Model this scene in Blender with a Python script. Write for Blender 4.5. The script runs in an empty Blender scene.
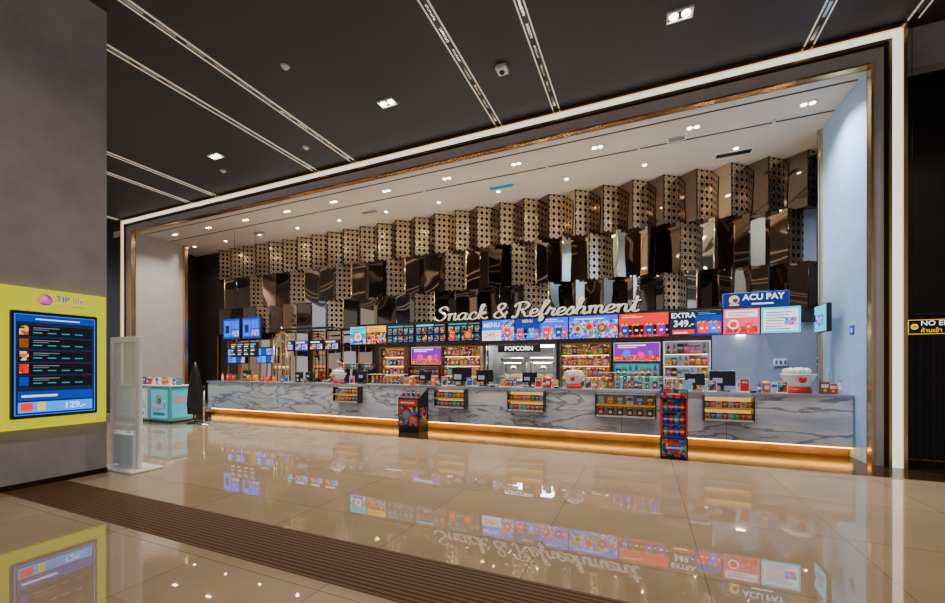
import bpy, math, random
from mathutils import Vector, Matrix
random.seed(7)
scene=bpy.context.scene
col=scene.collection

# ---------------------------------------------------------------- materials
MATS={}
def mat(name,c,rough=.5,metal=0,emit=None,es=0,ior=None,alpha=None,trans=0):
    if name in MATS: return MATS[name]
    m=bpy.data.materials.new(name); m.use_nodes=True
    b=m.node_tree.nodes['Principled BSDF']
    b.inputs['Base Color'].default_value=(*c,1); b.inputs['Roughness'].default_value=rough
    b.inputs['Metallic'].default_value=metal
    if emit: 
        b.inputs['Emission Color'].default_value=(*emit,1); b.inputs['Emission Strength'].default_value=es
    if ior: b.inputs['IOR'].default_value=ior
    if trans: b.inputs['Transmission Weight'].default_value=trans
    if alpha: b.inputs['Alpha'].default_value=alpha
    MATS[name]=m; return m
def N(m,t,**k):
    n=m.node_tree.nodes.new(t)
    for a,v in k.items(): setattr(n,a,v)
    return n
def ramp(m,stops):
    r=N(m,'ShaderNodeValToRGB'); e=r.color_ramp.elements
    while len(e)<len(stops): e.new(.5)
    for i,(p,c) in enumerate(stops): e[i].position=p; e[i].color=(*c,1)
    return r
def L(m,a,b): m.node_tree.links.new(a,b)
def noisy(name,c1,c2,scale=3,rough=.5,metal=0,bump=0,detail=6,ior=None):
    m=mat(name,c1,rough,metal,ior=ior); b=m.node_tree.nodes['Principled BSDF']
    tc=N(m,'ShaderNodeTexCoord'); no=N(m,'ShaderNodeTexNoise'); no.inputs['Scale'].default_value=scale; no.inputs['Detail'].default_value=detail
    L(m,tc.outputs['Object'],no.inputs['Vector'])
    r=ramp(m,[(.3,c1),(.7,c2)]); L(m,no.outputs['Fac'],r.inputs['Fac']); L(m,r.outputs['Color'],b.inputs['Base Color'])
    if bump:
        bp=N(m,'ShaderNodeBump'); bp.inputs['Strength'].default_value=bump; bp.inputs['Distance'].default_value=.02
        L(m,no.outputs['Fac'],bp.inputs['Height']); L(m,bp.outputs['Normal'],b.inputs['Normal'])
    return m
def wavy(name,c,rough):
    # polished metal sheet with the very slight unevenness of real mirror cladding
    m=mat(name,c,rough,1); b=m.node_tree.nodes['Principled BSDF']
    tc=N(m,'ShaderNodeTexCoord'); oi=N(m,'ShaderNodeObjectInfo')
    ad=N(m,'ShaderNodeVectorMath',operation='ADD'); L(m,tc.outputs['Object'],ad.inputs[0]); L(m,oi.outputs['Location'],ad.inputs[1])
    no=N(m,'ShaderNodeTexNoise'); no.inputs['Scale'].default_value=.8; no.inputs['Detail'].default_value=0
    L(m,ad.outputs[0],no.inputs['Vector'])
    bp=N(m,'ShaderNodeBump'); bp.inputs['Strength'].default_value=.40; bp.inputs['Distance'].default_value=.15
    L(m,no.outputs['Fac'],bp.inputs['Height']); L(m,bp.outputs['Normal'],b.inputs['Normal']); return m
def mosaic(name,cols,scale=22,es=1.0):
    # dense many-coloured printed / on-screen artwork
    m=mat(name,(.2,.2,.2),.4,emit=(1,1,1),es=es); b=m.node_tree.nodes['Principled BSDF']
    tc=N(m,'ShaderNodeTexCoord'); v=N(m,'ShaderNodeTexVoronoi'); v.inputs['Scale'].default_value=scale
    L(m,tc.outputs['Object'],v.inputs['Vector'])
    s=N(m,'ShaderNodeSeparateColor'); L(m,v.outputs['Color'],s.inputs[0])
    r=ramp(m,[(i/len(cols),c) for i,c in enumerate(cols)]); r.color_ramp.interpolation='CONSTANT'
    L(m,s.outputs[0],r.inputs['Fac'])
    L(m,r.outputs['Color'],b.inputs['Emission Color'] if es else b.inputs['Base Color']); 
    if es: L(m,r.outputs['Color'],b.inputs['Base Color'])
    return m
def marble():
    m=mat('grey_marble',(.4,.4,.45),.16); b=m.node_tree.nodes['Principled BSDF']
    tc=N(m,'ShaderNodeTexCoord')
    mp=N(m,'ShaderNodeMapping'); mp.inputs['Rotation'].default_value=(0,.8,0); mp.inputs['Scale'].default_value=(.35,.8,1.6)
    L(m,tc.outputs['Object'],mp.inputs['Vector'])
    n1=N(m,'ShaderNodeTexNoise'); n1.inputs['Scale'].default_value=1.25; n1.inputs['Detail'].default_value=8; n1.inputs['Roughness'].default_value=.52; n1.inputs['Distortion'].default_value=.2
    L(m,mp.outputs[0],n1.inputs['Vector'])
    r=ramp(m,[(.28,(.48,.55,.74)),(.40,(.74,.80,.94)),(.455,(1,1,1)),(.478,(.26,.30,.44)),(.50,(.90,.94,1)),(.555,(.70,.76,.92)),(.570,(.24,.28,.42)),(.592,(.84,.89,1)),(.68,(1,1,1)),(.8,(.62,.68,.84))])
    L(m,n1.outputs['Fac'],r.inputs['Fac']); L(m,r.outputs['Color'],b.inputs['Base Color']); return m
def tilefloor():
    m=mat('polished_tan_tile',(.6,.5,.4),.02,ior=2.35); b=m.node_tree.nodes['Principled BSDF']
    tc=N(m,'ShaderNodeTexCoord')
    br=N(m,'ShaderNodeTexBrick'); br.offset=0; br.inputs['Scale'].default_value=1; br.inputs['Brick Width'].default_value=1.2; br.inputs['Row Height'].default_value=1.2
    br.inputs['Mortar Size'].default_value=.003; br.inputs['Mortar Smooth'].default_value=.1
    br.inputs['Color1'].default_value=(.47,.355,.225,1); br.inputs['Color2'].default_value=(.44,.33,.205,1); br.inputs['Mortar'].default_value=(.18,.125,.08,1)
    L(m,tc.outputs['Object'],br.inputs['Vector'])
    no=N(m,'ShaderNodeTexNoise'); no.inputs['Scale'].default_value=1.5; no.inputs['Detail'].default_value=8; L(m,tc.outputs['Object'],no.inputs['Vector'])
    mx=N(m,'ShaderNodeMix',data_type='RGBA',blend_type='MULTIPLY'); mx.inputs[0].default_value=.5
    r=ramp(m,[(.3,(.74,.69,.65)),(.7,(1,1,1))]); L(m,no.outputs['Fac'],r.inputs['Fac'])
    L(m,br.outputs['Color'],mx.inputs[6]); L(m,r.outputs['Color'],mx.inputs[7]); L(m,mx.outputs[2],b.inputs['Base Color'])
    return m
def slatmat():
    m=mat('brown_slatted_grille',(.06,.04,.03),.5,ior=1.2); b=m.node_tree.nodes['Principled BSDF']
    tc=N(m,'ShaderNodeTexCoord'); w=N(m,'ShaderNodeTexWave'); w.bands_direction='Y'; w.inputs['Scale'].default_value=7.5
    L(m,tc.outputs['Object'],w.inputs['Vector'])
    r=ramp(m,[(.3,(.045,.023,.010)),(.7,(.15,.080,.035))]); L(m,w.outputs['Fac'],r.inputs['Fac']); L(m,r.outputs['Color'],b.inputs['Base Color']); return m
def lattice():
    m=mat('gold_lattice_pattern',(.5,.4,.25),.2,.92); nt=m.node_tree; b=nt.nodes['Principled BSDF']
    tc=N(m,'ShaderNodeTexCoord'); s=N(m,'ShaderNodeSeparateXYZ'); L(m,tc.outputs['Object'],s.inputs[0])
    def M(op,a,bb=None):
        n=N(m,'ShaderNodeMath',operation=op)
        for i,v in enumerate((a,bb)):
            if v is None: continue
            if isinstance(v,(int,float)): n.inputs[i].default_value=v
            else: L(m,v,n.inputs[i])
        return n.outputs[0]
    def cell(o,sc): return M('SUBTRACT',M('FRACT',M('MULTIPLY',o,sc)),.5)
    u=M('ABSOLUTE',cell(s.outputs[0],1/.113333)); v=M('ABSOLUTE',cell(s.outputs[2],1/.165))
    rr=M('SQRT',M('ADD',M('MULTIPLY',u,u),M('MULTIPLY',v,v)))
    dia=M('LESS_THAN',M('ABSOLUTE',M('SUBTRACT',M('ADD',u,v),.5)),.09)
    pet=M('LESS_THAN',M('ABSOLUTE',M('SUBTRACT',rr,.19)),.07)
    mask=M('MAXIMUM',dia,pet)
    mx=N(m,'ShaderNodeMix',data_type='RGBA'); L(m,mask,mx.inputs[0]); mx.inputs[6].default_value=(.018,.012,.008,1); mx.inputs[7].default_value=(1,.80,.54,1)
    L(m,mx.outputs[2],b.inputs['Base Color']); return m

marb=marble(); tile=tilefloor(); slat=slatmat(); latt=lattice()
plaster=noisy('warm_grey_plaster',(.33,.295,.315),(.44,.395,.42),2.2,.75,bump=.15)
hallceil=noisy('dark_taupe_ceiling',(.030,.025,.025),(.044,.036,.035),.7,.6)
recceil=noisy('cream_beige_ceiling',(.60,.53,.43),(.66,.59,.49),1.0,.7)
bluewall=noisy('pale_blue_wall',(.32,.56,.92),(.40,.64,.98),4,.5)
greyband=noisy('beige_grey_band',(.48,.45,.44),(.54,.51,.50),3,.5)
mirror=wavy('bronze_mirror',(.66,.50,.36),.03)
mirror2=wavy('dark_mirror',(.22,.165,.125),.04)
chrome=wavy('smoked_chrome_mirror',(.88,.85,.82),.03)
darkwall=noisy('dark_brown_panel',(.018,.014,.012),(.03,.023,.02),2,.35)
black=mat('black_plastic',(.012,.012,.014),.35)
blackgl=mat('black_gloss',(.01,.01,.012),.08)
gold=mat('brushed_gold',(.85,.55,.24),.25,1)
steel=mat('stainless_steel',(.6,.6,.6),.25,1)
white=mat('white_plastic',(.8,.8,.8),.35)
cream=mat('cream_popcorn',(.85,.72,.4),.8)
bandlit=mat('lit_white_band',(.9,.88,.82),.4,emit=(1,.94,.86),es=1.25)
ledwarm=mat('warm_led',(1,.6,.2),.4,emit=(1,.45,.05),es=18)
chan=mat('lit_channel_edge',(.8,.72,.6),.4,emit=(1,.84,.64),es=.34)  # faint glow put into plain cream trim, which is no lamp
lampm=mat('lamp_lens',(1,1,1),.4,emit=(1,.86,.62),es=30)
bordm=noisy('dark_brown_stone',(.022,.012,.007),(.042,.023,.013),3,.16)
bordm.node_tree.nodes['Principled BSDF'].inputs['Specular IOR Level'].default_value=.12
topm=mat('dark_countertop',(.34,.37,.45),.12)
wood=noisy('brown_wood',(.12,.06,.03),(.19,.10,.05),6,.45)
tan=noisy('tan_plinth',(.20,.13,.06),(.32,.21,.10),2.5,.3)
glass=mat('clear_glass',(.9,.95,1),.03,alpha=.18)
def em(name,c,s=1.0): return mat('lit_'+name,tuple(min(.5,x*.6) for x in c),.35,emit=c,es=s)
E={'navy':em('navy',(.006,.012,.045),1.2),'blue':em('blue',(.0,.09,1.0),1.7),'sky':em('sky',(.0,.28,1.0),1.5),'cyan':em('cyan',(.02,.65,.88),1.2),
 'white':em('white',(.9,.9,.92),1.3),'red':em('red',(.95,.003,.005),1.4),'orange':em('orange',(1,.17,.002),1.4),'yellow':em('yellow',(1,.56,.01),1.3),
 'pink':em('pink',(.95,.08,.22),1.2),'purple':em('purple',(.20,.004,.40),1.2),'black':em('black',(.004,.004,.008),.6),'green':em('green',(.02,.45,.03),1),
 'lime':em('lime',(.76,.76,.0),.72),'brown':em('brown',(.26,.07,.01)),'grey':em('grey',(.20,.22,.28)),'magenta':em('magenta',(.8,.004,.35),1.1),'teal':em('teal',(.002,.33,.44),1.1),'popcorn':em('popcorn',(.90,.50,.10),1),'dkblue':em('dkblue',(.002,.035,.38),1.2),'amber':em('amber',(1,.36,.04),.6),'dim':em('dim',(.10,.055,.03),.8),'dkred':em('dkred',(.5,.002,.004),1.1)}
food=mosaic('food_pictures',[(.01,.01,.015),(.7,.13,.01),(.02,.01,.01),(.75,.4,.04),(.35,.06,.01),(.01,.01,.02),(.6,.01,.01),(.7,.6,.4),(.02,.2,.04)],30,1.1)
tealfood=mosaic('teal_food_pictures',[(.01,.01,.015),(.0,.3,.36),(.01,.01,.015),(.7,.3,.04),(.0,.18,.22),(.01,.01,.02),(.5,.03,.01),(.0,.4,.45)],30,1.0)
bluefood=mosaic('blue_food_pictures',[(.0,.06,.85),(.0,.22,1),(.7,.32,.03),(.0,.05,.7),(.5,.55,.7),(.65,.07,.01),(.0,.12,.95),(.0,.02,.3)],26,1.6)
redfood=mosaic('red_food_pictures',[(.75,.004,.005),(.4,.0,.0),(.8,.22,.02),(.75,.004,.006),(.03,.02,.2),(.6,.0,.0)],26,1.2)
art=mosaic('busy_red_blue_artwork',[(.7,.01,.01),(.0,.08,.4),(.02,.02,.03),(.0,.35,.38),(.6,.01,.01),(.02,.02,.03),(.8,.3,.02),(.02,.02,.03)],20,.22)
P={k:mat('printed_'+k,c,.4) for k,c in {'red':(.8,.01,.01),'blue':(.01,.10,.7),'yellow':(.95,.55,.01),'green':(.03,.5,.06),'orange':(.95,.18,.005),'white':(.75,.75,.75),'pink':(.85,.15,.35),'purple':(.25,.03,.45),'teal':(.03,.45,.60),'sky':(.2,.62,.9),'brown':(.22,.09,.04),'cream':(.8,.7,.5),'black':(.015,.015,.02),'aqua':(.12,.60,.76),'ice':(.55,.82,.95)}.items()}

# ---------------------------------------------------------------- builder
class MB:
    def __init__(s): s.v=[];s.f=[];s.mi=[];s.sm=[];s.ms=[]
    def m(s,mt):
        if mt not in s.ms: s.ms.append(mt)
        return s.ms.index(mt)
    def add(s,vs,fs,mt,smooth=False):
        o=len(s.v); s.v+= [tuple(v) for v in vs]; i=s.m(mt)
        for f in fs: s.f.append([o+k for k in f]); s.mi.append(i); s.sm.append(smooth)
        return s
    def box(s,x0,x1,y0,y1,z0,z1,mt):
        vs=[(x,y,z) for z in(z0,z1) for y in(y0,y1) for x in(x0,x1)]
        return s.add(vs,[(0,2,3,1),(4,5,7,6),(0,1,5,4),(2,6,7,3),(0,4,6,2),(1,3,7,5)],mt)
    def bbox(s,x0,x1,y0,y1,z0,z1,mt,b=.01):
        def ring(ix,z): 
            a,bx,c,d=x0+ix,x1-ix,y0+ix,y1-ix; return [(a+b,c,z),(bx-b,c,z),(bx,c+b,z),(bx,d-b,z),(bx-b,d,z),(a+b,d,z),(a,d-b,z),(a,c+b,z)]
        rs=[ring(b,z0),ring(0,z0+b),ring(0,z1-b),ring(b,z1)]
        vs=sum(rs,[]); fs=[tuple(reversed(range(8))),tuple(24+i for i in range(8))]
        for k in range(3):
            for i in range(8): fs.append((k*8+i,k*8+(i+1)%8,(k+1)*8+(i+1)%8,(k+1)*8+i))
        return s.add(vs,fs,mt)
    def lathe(s,cx,cy,prof,mt,n=20,flute=0):
        vs=[]
        for j,(r,z) in enumerate(prof):
            for i in range(n):
                a=2*math.pi*i/n; q=r*(1+flute*(1 if i%2 else -1)); vs.append((cx+q*math.cos(a),cy+q*math.sin(a),z))
        fs=[]
        for j in range(len(prof)-1):
            for i in range(n): fs.append((j*n+i,j*n+(i+1)%n,(j+1)*n+(i+1)%n,(j+1)*n+i))
        fs.append(tuple(reversed(range(n)))); fs.append(tuple((len(prof)-1)*n+i for i in range(n)))
        return s.add(vs,fs,mt,True)
    def tube(s,p,q,r,mt,n=10):
        p=Vector(p);q=Vector(q);d=(q-p).normalized(); a=d.orthogonal().normalized(); b=d.cross(a)
        vs=[c+a*r*math.cos(2*math.pi*i/n)+b*r*math.sin(2*math.pi*i/n) for c in(p,q) for i in range(n)]
        fs=[(i,(i+1)%n,n+(i+1)%n,n+i) for i in range(n)]+[tuple(reversed(range(n))),tuple(range(n,2*n))]
        return s.add(vs,fs,mt,True)
    def disc(s,c,r,u,w,mt,n=20):
        c=Vector(c);u=Vector(u);w=Vector(w)
        return s.add([c+u*r*math.cos(2*math.pi*i/n)+w*r*math.sin(2*math.pi*i/n) for i in range(n)],[tuple(range(n))],mt)
    def rect(s,o,u,w,a0,a1,b0,b1,mt):
        o=Vector(o);u=Vector(u);w=Vector(w)
        return s.add([o+u*a0+w*b0,o+u*a1+w*b0,o+u*a1+w*b1,o+u*a0+w*b1],[(0,1,2,3)],mt)
    def text(s,st,size,o,u,w,mt,align='CENTER',ext=0,shear=0,bold=0,sx=1):
        vs,fs=textmesh(st,align,shear,bold,ext/size)
        o=Vector(o);u=Vector(u);w=Vector(w);n=u.cross(w)
        return s.add([o+u*v[0]*size*sx+w*v[1]*size+n*v[2]*size for v in vs],fs,mt)
    def ball(s,c,r,mt,n=8,k=5,sq=(1,1,1)):
        vs=[];fs=[]
        for j in range(k+1):
            ph=math.pi*j/k
            for i in range(n):
                a=2*math.pi*i/n; vs.append((c[0]+r*sq[0]*math.sin(ph)*math.cos(a),c[1]+r*sq[1]*math.sin(ph)*math.sin(a),c[2]-r*sq[2]*math.cos(ph)))
        for j in range(k):
            for i in range(n): fs.append((j*n+i,j*n+(i+1)%n,(j+1)*n+(i+1)%n,(j+1)*n+i))
        return s.add(vs,fs,mt,True)
    def obj(s,name,parent=None,label=None,category=None,group=None,kind=None,origin=None):
        xs=[v[0] for v in s.v];ys=[v[1] for v in s.v];zs=[v[2] for v in s.v]
        o=Vector(origin) if origin else Vector(((min(xs)+max(xs))/2,(min(ys)+max(ys))/2,min(zs)))
        me=bpy.data.meshes.new(name); me.from_pydata([Vector(v)-o for v in s.v],[],s.f)
        for mt in s.ms: me.materials.append(mt)
        me.polygons.foreach_set('material_index',s.mi); me.polygons.foreach_set('use_smooth',s.sm); me.update()
        ob=bpy.data.objects.new(name,me); col.objects.link(ob)
        if parent: ob.parent=parent; ob.location=o-parent.location
        else: ob.location=o
        if label: ob['label']=label
        if category: ob['category']=category
        if group: ob['group']=group
        if kind: ob['kind']=kind
        return ob
_tc={}
def textmesh(st,align,shear,bold,ext):
    k=(st,align,shear,bold,round(ext,3))
    if k in _tc: return _tc[k]
    cu=bpy.data.curves.new('t','FONT'); cu.body=st; cu.align_x=align; cu.align_y='CENTER'; cu.shear=shear; cu.offset=bold; cu.extrude=ext; cu.resolution_u=3
    ob=bpy.data.objects.new('t',cu); col.objects.link(ob); bpy.context.view_layer.update()
    e=ob.evaluated_get(bpy.context.evaluated_depsgraph_get()); me=e.to_mesh()
    vs=[tuple(v.co) for v in me.vertices]; fs=[tuple(p.vertices) for p in me.polygons]
    e.to_mesh_clear(); bpy.data.objects.remove(ob); bpy.data.curves.remove(cu)
    _tc[k]=(vs,fs); return _tc[k]
def thing(name,loc,label,category,group=None):
    e=bpy.data.objects.new(name,None); e.empty_display_size=.2; e.location=loc; col.objects.link(e)
    e['label']=label; e['category']=category
    if group: e['group']=group
    return e
def struct(name,x0,x1,y0,y1,z0,z1,mt):
    return MB().box(x0,x1,y0,y1,z0,z1,mt).obj(name,kind='structure',label=name.replace('_',' '))
UX,UZ,UY=(1,0,0),(0,0,1),(0,1,0)

# ---------------------------------------------------------------- room shell
H=6.50; RH=6.02; YF=7.92
struct('floor',-27,11,-7,13.5,-.2,0,tile)
struct('trim_1',-6.98,11,2.15,2.72,.0,.004,slat)
struct('trim_2',-16.6,9.4,7.12,8.6,.0,.006,bordm)
struct('trim_60',-16.6,9.4,7.10,7.12,0,.007,gold)
struct('wall_left',-9.2,-6.98,-7,3.16,0,H,plaster)
struct('baseboard_left',-9.22,-6.975,-7,3.165,0,.07,bordm)
struct('ceiling',-27,11,-7,8.05,H,H+.2,hallceil)
struct('ceiling_recess',-17.2,3.6,YF+.06,11,RH,RH+.2,recceil)
struct('ceiling_right_passage',3.55,11,8.05,9.5,H,H+.2,darkwall)
struct('wall_right',3.13,3.25,YF+.06,9.7,0,RH,bluewall)
struct('wall_right_return',3.5,3.62,9.7,10.9,0,RH,darkwall)
struct('wall_right_jog',3.25,3.6,9.58,9.7,0,RH,darkwall)
struct('wall_recess_left',-16.05,-15.9,YF+.06,9.6,0,RH,greyband)
struct('wall_far_left',-17.1,-16.98,9.6,10.9,0,RH,darkwall)
KX0,KX1,KZ0,KZ1=-4.13,-2.19,.95,2.08
struct('wall_back',-17,KX0,10.7,10.82,0,RH,darkwall)
struct('wall_back_center',KX1,1.45,10.7,10.82,0,RH,darkwall)
struct('wall_back_upper',KX0,KX1,10.7,10.82,KZ1,RH,darkwall)
struct('wall_back_lower',KX0,KX1,10.7,10.82,0,KZ0,darkwall)
bw2=noisy('blue_grey_wall',(.24,.30,.46),(.30,.36,.52),3,.5)
struct('wall_back_right',1.45,3.5,10.7,10.82,0,RH,bw2)
kw=mat('kitchen_grey',(.50,.52,.54),.3,.3)
struct('wall_kitchen_back',-4.6,-1.7,12.8,12.9,0,2.9,kw)
struct('wall_kitchen_left',-4.7,-4.6,10.82,12.9,0,2.9,kw)
struct('wall_kitchen_right',-1.7,-1.6,10.82,12.9,0,2.9,kw)
struct('ceiling_kitchen',-4.7,-1.6,10.82,12.9,2.9,3.0,kw)
struct('wall_front_left',-27,-16.6,8.0,8.12,0,H,darkwall)
struct('wall_front_bulkhead',3.6,11,8.0,8.2,5.9,H,plaster)
struct('wall_front_right',3.6,11,9.4,9.5,0,H,darkwall)
struct('wall_side_right',9.5,9.6,-7,9.4,0,H,darkwall)
def frame(name,x0,x1,z,xo0,xo1,zo,y0,y1,mt):
    mb=MB(); mb.box(xo0,x0,y0,y1,0,zo,mt); mb.box(x1,xo1,y0,y1,0,zo,mt); mb.box(x0,x1,y0,y1,z,zo,mt)
    return mb.obj(name,kind='structure',label=name.replace('_',' '))
frame('trim_3',-16.38,3.465,6.43,-16.42,3.51,6.47,7.80,8.1,gold)
frame('trim_4',-16.28,3.355,6.325,-16.38,3.465,6.43,7.84,8.1,bandlit)
frame('trim_5',-16.25,3.32,6.29,-16.28,3.355,6.325,7.83,8.1,gold)
frame('trim_6',-16.21,3.28,6.255,-16.25,3.32,6.29,7.92,8.1,black)
frame('trim_7',-15.93,3.16,6.05,-16.21,3.28,6.255,7.88,8.0,greyband)
frame('trim_8',-15.9,3.13,6.02,-15.93,3.16,6.05,7.86,8.0,gold)
struct('trim_9',3.09,3.13,9.62,9.72,0,RH,gold)
struct('trim_10',3.06,3.09,9.64,9.70,0,RH,mirror)
struct('trim_11',-15.9,-15.78,9.5,9.62,0,RH,gold)
for i,y in enumerate((8.18,9.0)):
    struct('trim_%d'%(12+i),-15.8,3.1,y,y+.04,RH-.006,RH,black)
k=14
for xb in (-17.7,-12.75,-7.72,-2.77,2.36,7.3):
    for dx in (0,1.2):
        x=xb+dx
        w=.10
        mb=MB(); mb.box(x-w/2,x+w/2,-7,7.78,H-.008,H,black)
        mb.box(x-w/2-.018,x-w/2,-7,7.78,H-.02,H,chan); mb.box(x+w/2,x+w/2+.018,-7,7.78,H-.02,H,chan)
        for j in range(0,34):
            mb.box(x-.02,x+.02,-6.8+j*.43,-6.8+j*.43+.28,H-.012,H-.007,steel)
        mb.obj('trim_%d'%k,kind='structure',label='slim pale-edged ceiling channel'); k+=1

# ---------------------------------------------------------------- lights
def spot(loc,e,size=100,blend=.8,c=(1,.90,.78),r=.05,tgt=None):
    l=bpy.data.lights.new('spot_lamp','SPOT'); l.energy=e; l.spot_size=math.radians(size); l.spot_blend=blend; l.color=c; l.shadow_soft_size=r
    o=bpy.data.objects.new('spot_lamp',l); o.location=loc; col.objects.link(o)
    if tgt: o.rotation_euler=(Vector(tgt)-Vector(loc)).to_track_quat('-Z','Y').to_euler()
    return o
def twin(x,y):
    r=thing('twin_downlight',(x,y,H-.03),'square recessed twin downlight in the dark ceiling','ceiling light','hall ceiling downlights')
    mb=MB(); a=.17;b=.1
    mb.box(x-a,x+a,y-b,y-b+.02,H-.03,H,white).box(x-a,x+a,y+b-.02,y+b,H-.03,H,white).box(x-a,x-a+.02,y-b+.02,y+b-.02,H-.03,H,white).box(x+a-.02,x+a,y-b+.02,y+b-.02,H-.03,H,white)
    mb.box(x-a+.02,x+a-.02,y-b+.02,y+b-.02,H-.012,H,black)
    mb.obj('frame',r)
    for d in (-.08,.08):
        MB().lathe(x+d,y,[(.055,H-.028),(.06,H-.013)],lampm,16).obj('lamp',r)
tw=[(-9.35,6.33),(-4.47,6.33),(.47,6.38)]
for x,y in tw: twin(x,y)
for x,y in tw+[(-14,6.3),(-4.4,1.5),(.5,1.5),(5.4,1.5),(5.4,6.3),(-9.3,4),(-4.4,-3),(.5,-3)]:
    spot((x,y,H-.06),(350 if x<3 else 220) if y>2 else 190,140,1)
r=thing('ceiling_camera',(-2.18,6.34,H-.09),'small white box-shaped surveillance camera on dark ceiling','camera')
MB().bbox(-2.27,-2.09,6.24,6.44,H-.09,H,white,.02).obj('housing',r); MB().lathe(-2.18,6.34,[(.03,H-.12),(.05,H-.09)],black,14).obj('lens',r)
for x,y in ((-9.9,6.9),(-5.5,4.9),(-13.5,5.6),(-7.1,6.9)):
    MB().lathe(x,y,[(.03,H-.05),(.05,H-.03),(.07,H-.01),(.07,H)],white,16).obj('smoke_detector',label='small round white smoke detector on ceiling',category='detector',group='smoke detectors')
def down(x,y,two,e,name='recess downlights'):
    r=thing('downlight',(x,y,RH-.03),'small recessed round downlight in beige ceiling','ceiling light',name)
    offs=(-.06,.06) if two else (0,)
    for d in offs:
        MB().lathe(x+d,y,[(.05,RH-.02),(.058,RH-.02),(.058,RH)],white,16).obj('rim',r)
        MB().lathe(x+d,y,[(.042,RH-.026),(.042,RH-.021)],lampm,16).obj('lamp',r)
    spot((x,y,RH-.05),e,130,.9)
for i in range(11):
    x=2.59-1.735*i; down(x,8.58,True,290)
for i in range(11):
    x=1.75-1.735*i; down(x,9.75,False,140 if x>-8 else 100,'wall wash downlights')
spot((2.3,8.15,RH-.05),300,110,.9,(.42,.70,1),tgt=(3.1,8.6,2.8))  # added cool lamp without fixture, tinting the right wall blue
# added lamps without fixtures under the hall ceiling, brightening the counter front
for x in (-10.8,-7.6,-4.4,-1.2,1.8):
    spot((x,6.9,H-.06),180,50,.8,(.88,.92,1),tgt=(x,8.39,.75))
def vent(x,y,w,d,mt):
    mb=MB(); mb.box(x-w/2,x+w/2,y-d/2,y+d/2,RH-.01,RH,white)
    mb.box(x-w/2+.03,x+w/2-.03,y-d/2+.03,y+d/2-.03,RH-.014,RH-.01,black)
    for i in range(3): yy=y-d/2+.05+i*(d-.1)/2; mb.box(x-w/2+.03,x+w/2-.03,yy-.006,yy+.006,RH-.022,RH-.014,mt)
    mb.obj('air_vent',label='rectangular slatted air vent in beige ceiling',category='vent',group='recess air vents')
for x,y,w,m_ in ((1.75,10.0,.7,black),(.6,8.9,.35,white),(-3.3,9.55,.7,E['teal']),(-7.4,9.6,.6,white),(-12,9.6,.6,white)): vent(x,y,w,.22,m_)
for x in (2.2,-.1,-2.0,-5.2,-8.7):
    MB().lathe(x,8.95,[(.02,RH-.04),(.035,RH-.015),(.035,RH)],white,12).obj('sprinkler_head',label='small round white ceiling sprinkler head',category='sprinkler',group='sprinkler heads')
def area(name,loc,e,sx,sy,up=False,c=(1,.93,.82)):
    l=bpy.data.lights.new(name,'AREA'); l.energy=e; l.shape='RECTANGLE'; l.size=sx; l.size_y=sy; l.color=c
    o=bpy.data.objects.new(name,l); o.location=loc; col.objects.link(o)
    if up: o.rotation_euler=(math.pi,0,0)
area('kitchen_lamp',(-3.1,11.5,2.86),150,1.6,.8,c=(1,.97,.90))
area('uplight_strip_lamp',(-2.6,9.3,2.70),100,10,.06,True)  # upward lamps and their housings are added to brighten the recess ceiling
area('uplight_strip_lamp',(-9.7,9.3,2.70),30,2.2,.06,True)
for x0,x1 in ((-7.6,2.4),(-10.9,-8.5)):
    r=thing('uplight_strip',((x0+x1)/2,9.3,2.62),'slim black linear uplight behind the row of screens','light','linear uplights')
    MB().box(x0,x1,9.25,9.35,2.62,2.68,black).obj('housing',r)
    MB().box(x0,x0+.03,9.35,10.69,2.63,2.66,black).obj('arm',r); MB().box(x1-.03,x1,9.35,10.69,2.63,2.66,black).obj('arm',r)
w=bpy.data.worlds.new('world'); scene.world=w; w.use_nodes=True
w.node_tree.nodes['Background'].inputs[0].default_value=(.90,.92,1,1); w.node_tree.nodes['Background'].inputs[1].default_value=.48

# ---------------------------------------------------------------- folded wall panels
def panel(w,h,d,ma,mb_):
    m=MB(); a=(0,0);b=(w/2,-d);c=(w,0)
    vs=[(x,y,z) for z in (0,h) for x,y in (a,b,c)]
    m.add(vs,[(0,1,4,3)],ma); m.add(vs,[(1,2,5,4)],mb_); m.add(vs,[(0,2,1),(3,4,5)],mirror2); m.add(vs,[(0,3,5,2)],darkwall)
    m.tube((w/2,-d,0),(w/2,-d,h),.014,blackgl if mb_ is latt else gold if ma is chrome else blackgl,8)
    return m
PW=.68
rows=[(4.85,RH-.01,0,[(mirror2,latt),(mirror2,latt),(mirror,latt),(mirror2,latt),(mirror2,latt)]),
      (3.7,4.85,.34,[(mirror,latt),(mirror2,mirror),(chrome,mirror),(mirror2,latt),(mirror,mirror2),(chrome,mirror)]),
      (2.72,3.7,0,[(mirror,chrome),(mirror,mirror2),(mirror2,mirror),(chrome,mirror2),(mirror2,latt)])]
for ri,(z0,z1,off,vars_) in enumerate(rows):
    base={}
    for i in range(28):
        x=3.49-(i+1)*PW-off
        if x<-15.6: continue
        v=vars_[i%len(vars_)]
        if v not in base:
            o=panel(PW,z1-z0,.27,v[0],v[1]).obj('folded_wall_panel',origin=(0,0,0)); base[v]=o
        else:
            o=base[v].copy(); col.objects.link(o)
        o.location=(x,10.695,z0)
        nm={mirror2:'dark mirror',mirror:'bronze mirror',chrome:'smoked chrome mirror',latt:'gold lattice'}
        o['label']='folded wall panel, one %s face and one %s face'%(nm[v[0]],nm[v[1]])
        o['category']='wall panel'; o['group']=['top row of folded panels','middle row of folded panels','bottom row of folded panels'][ri]

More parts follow.
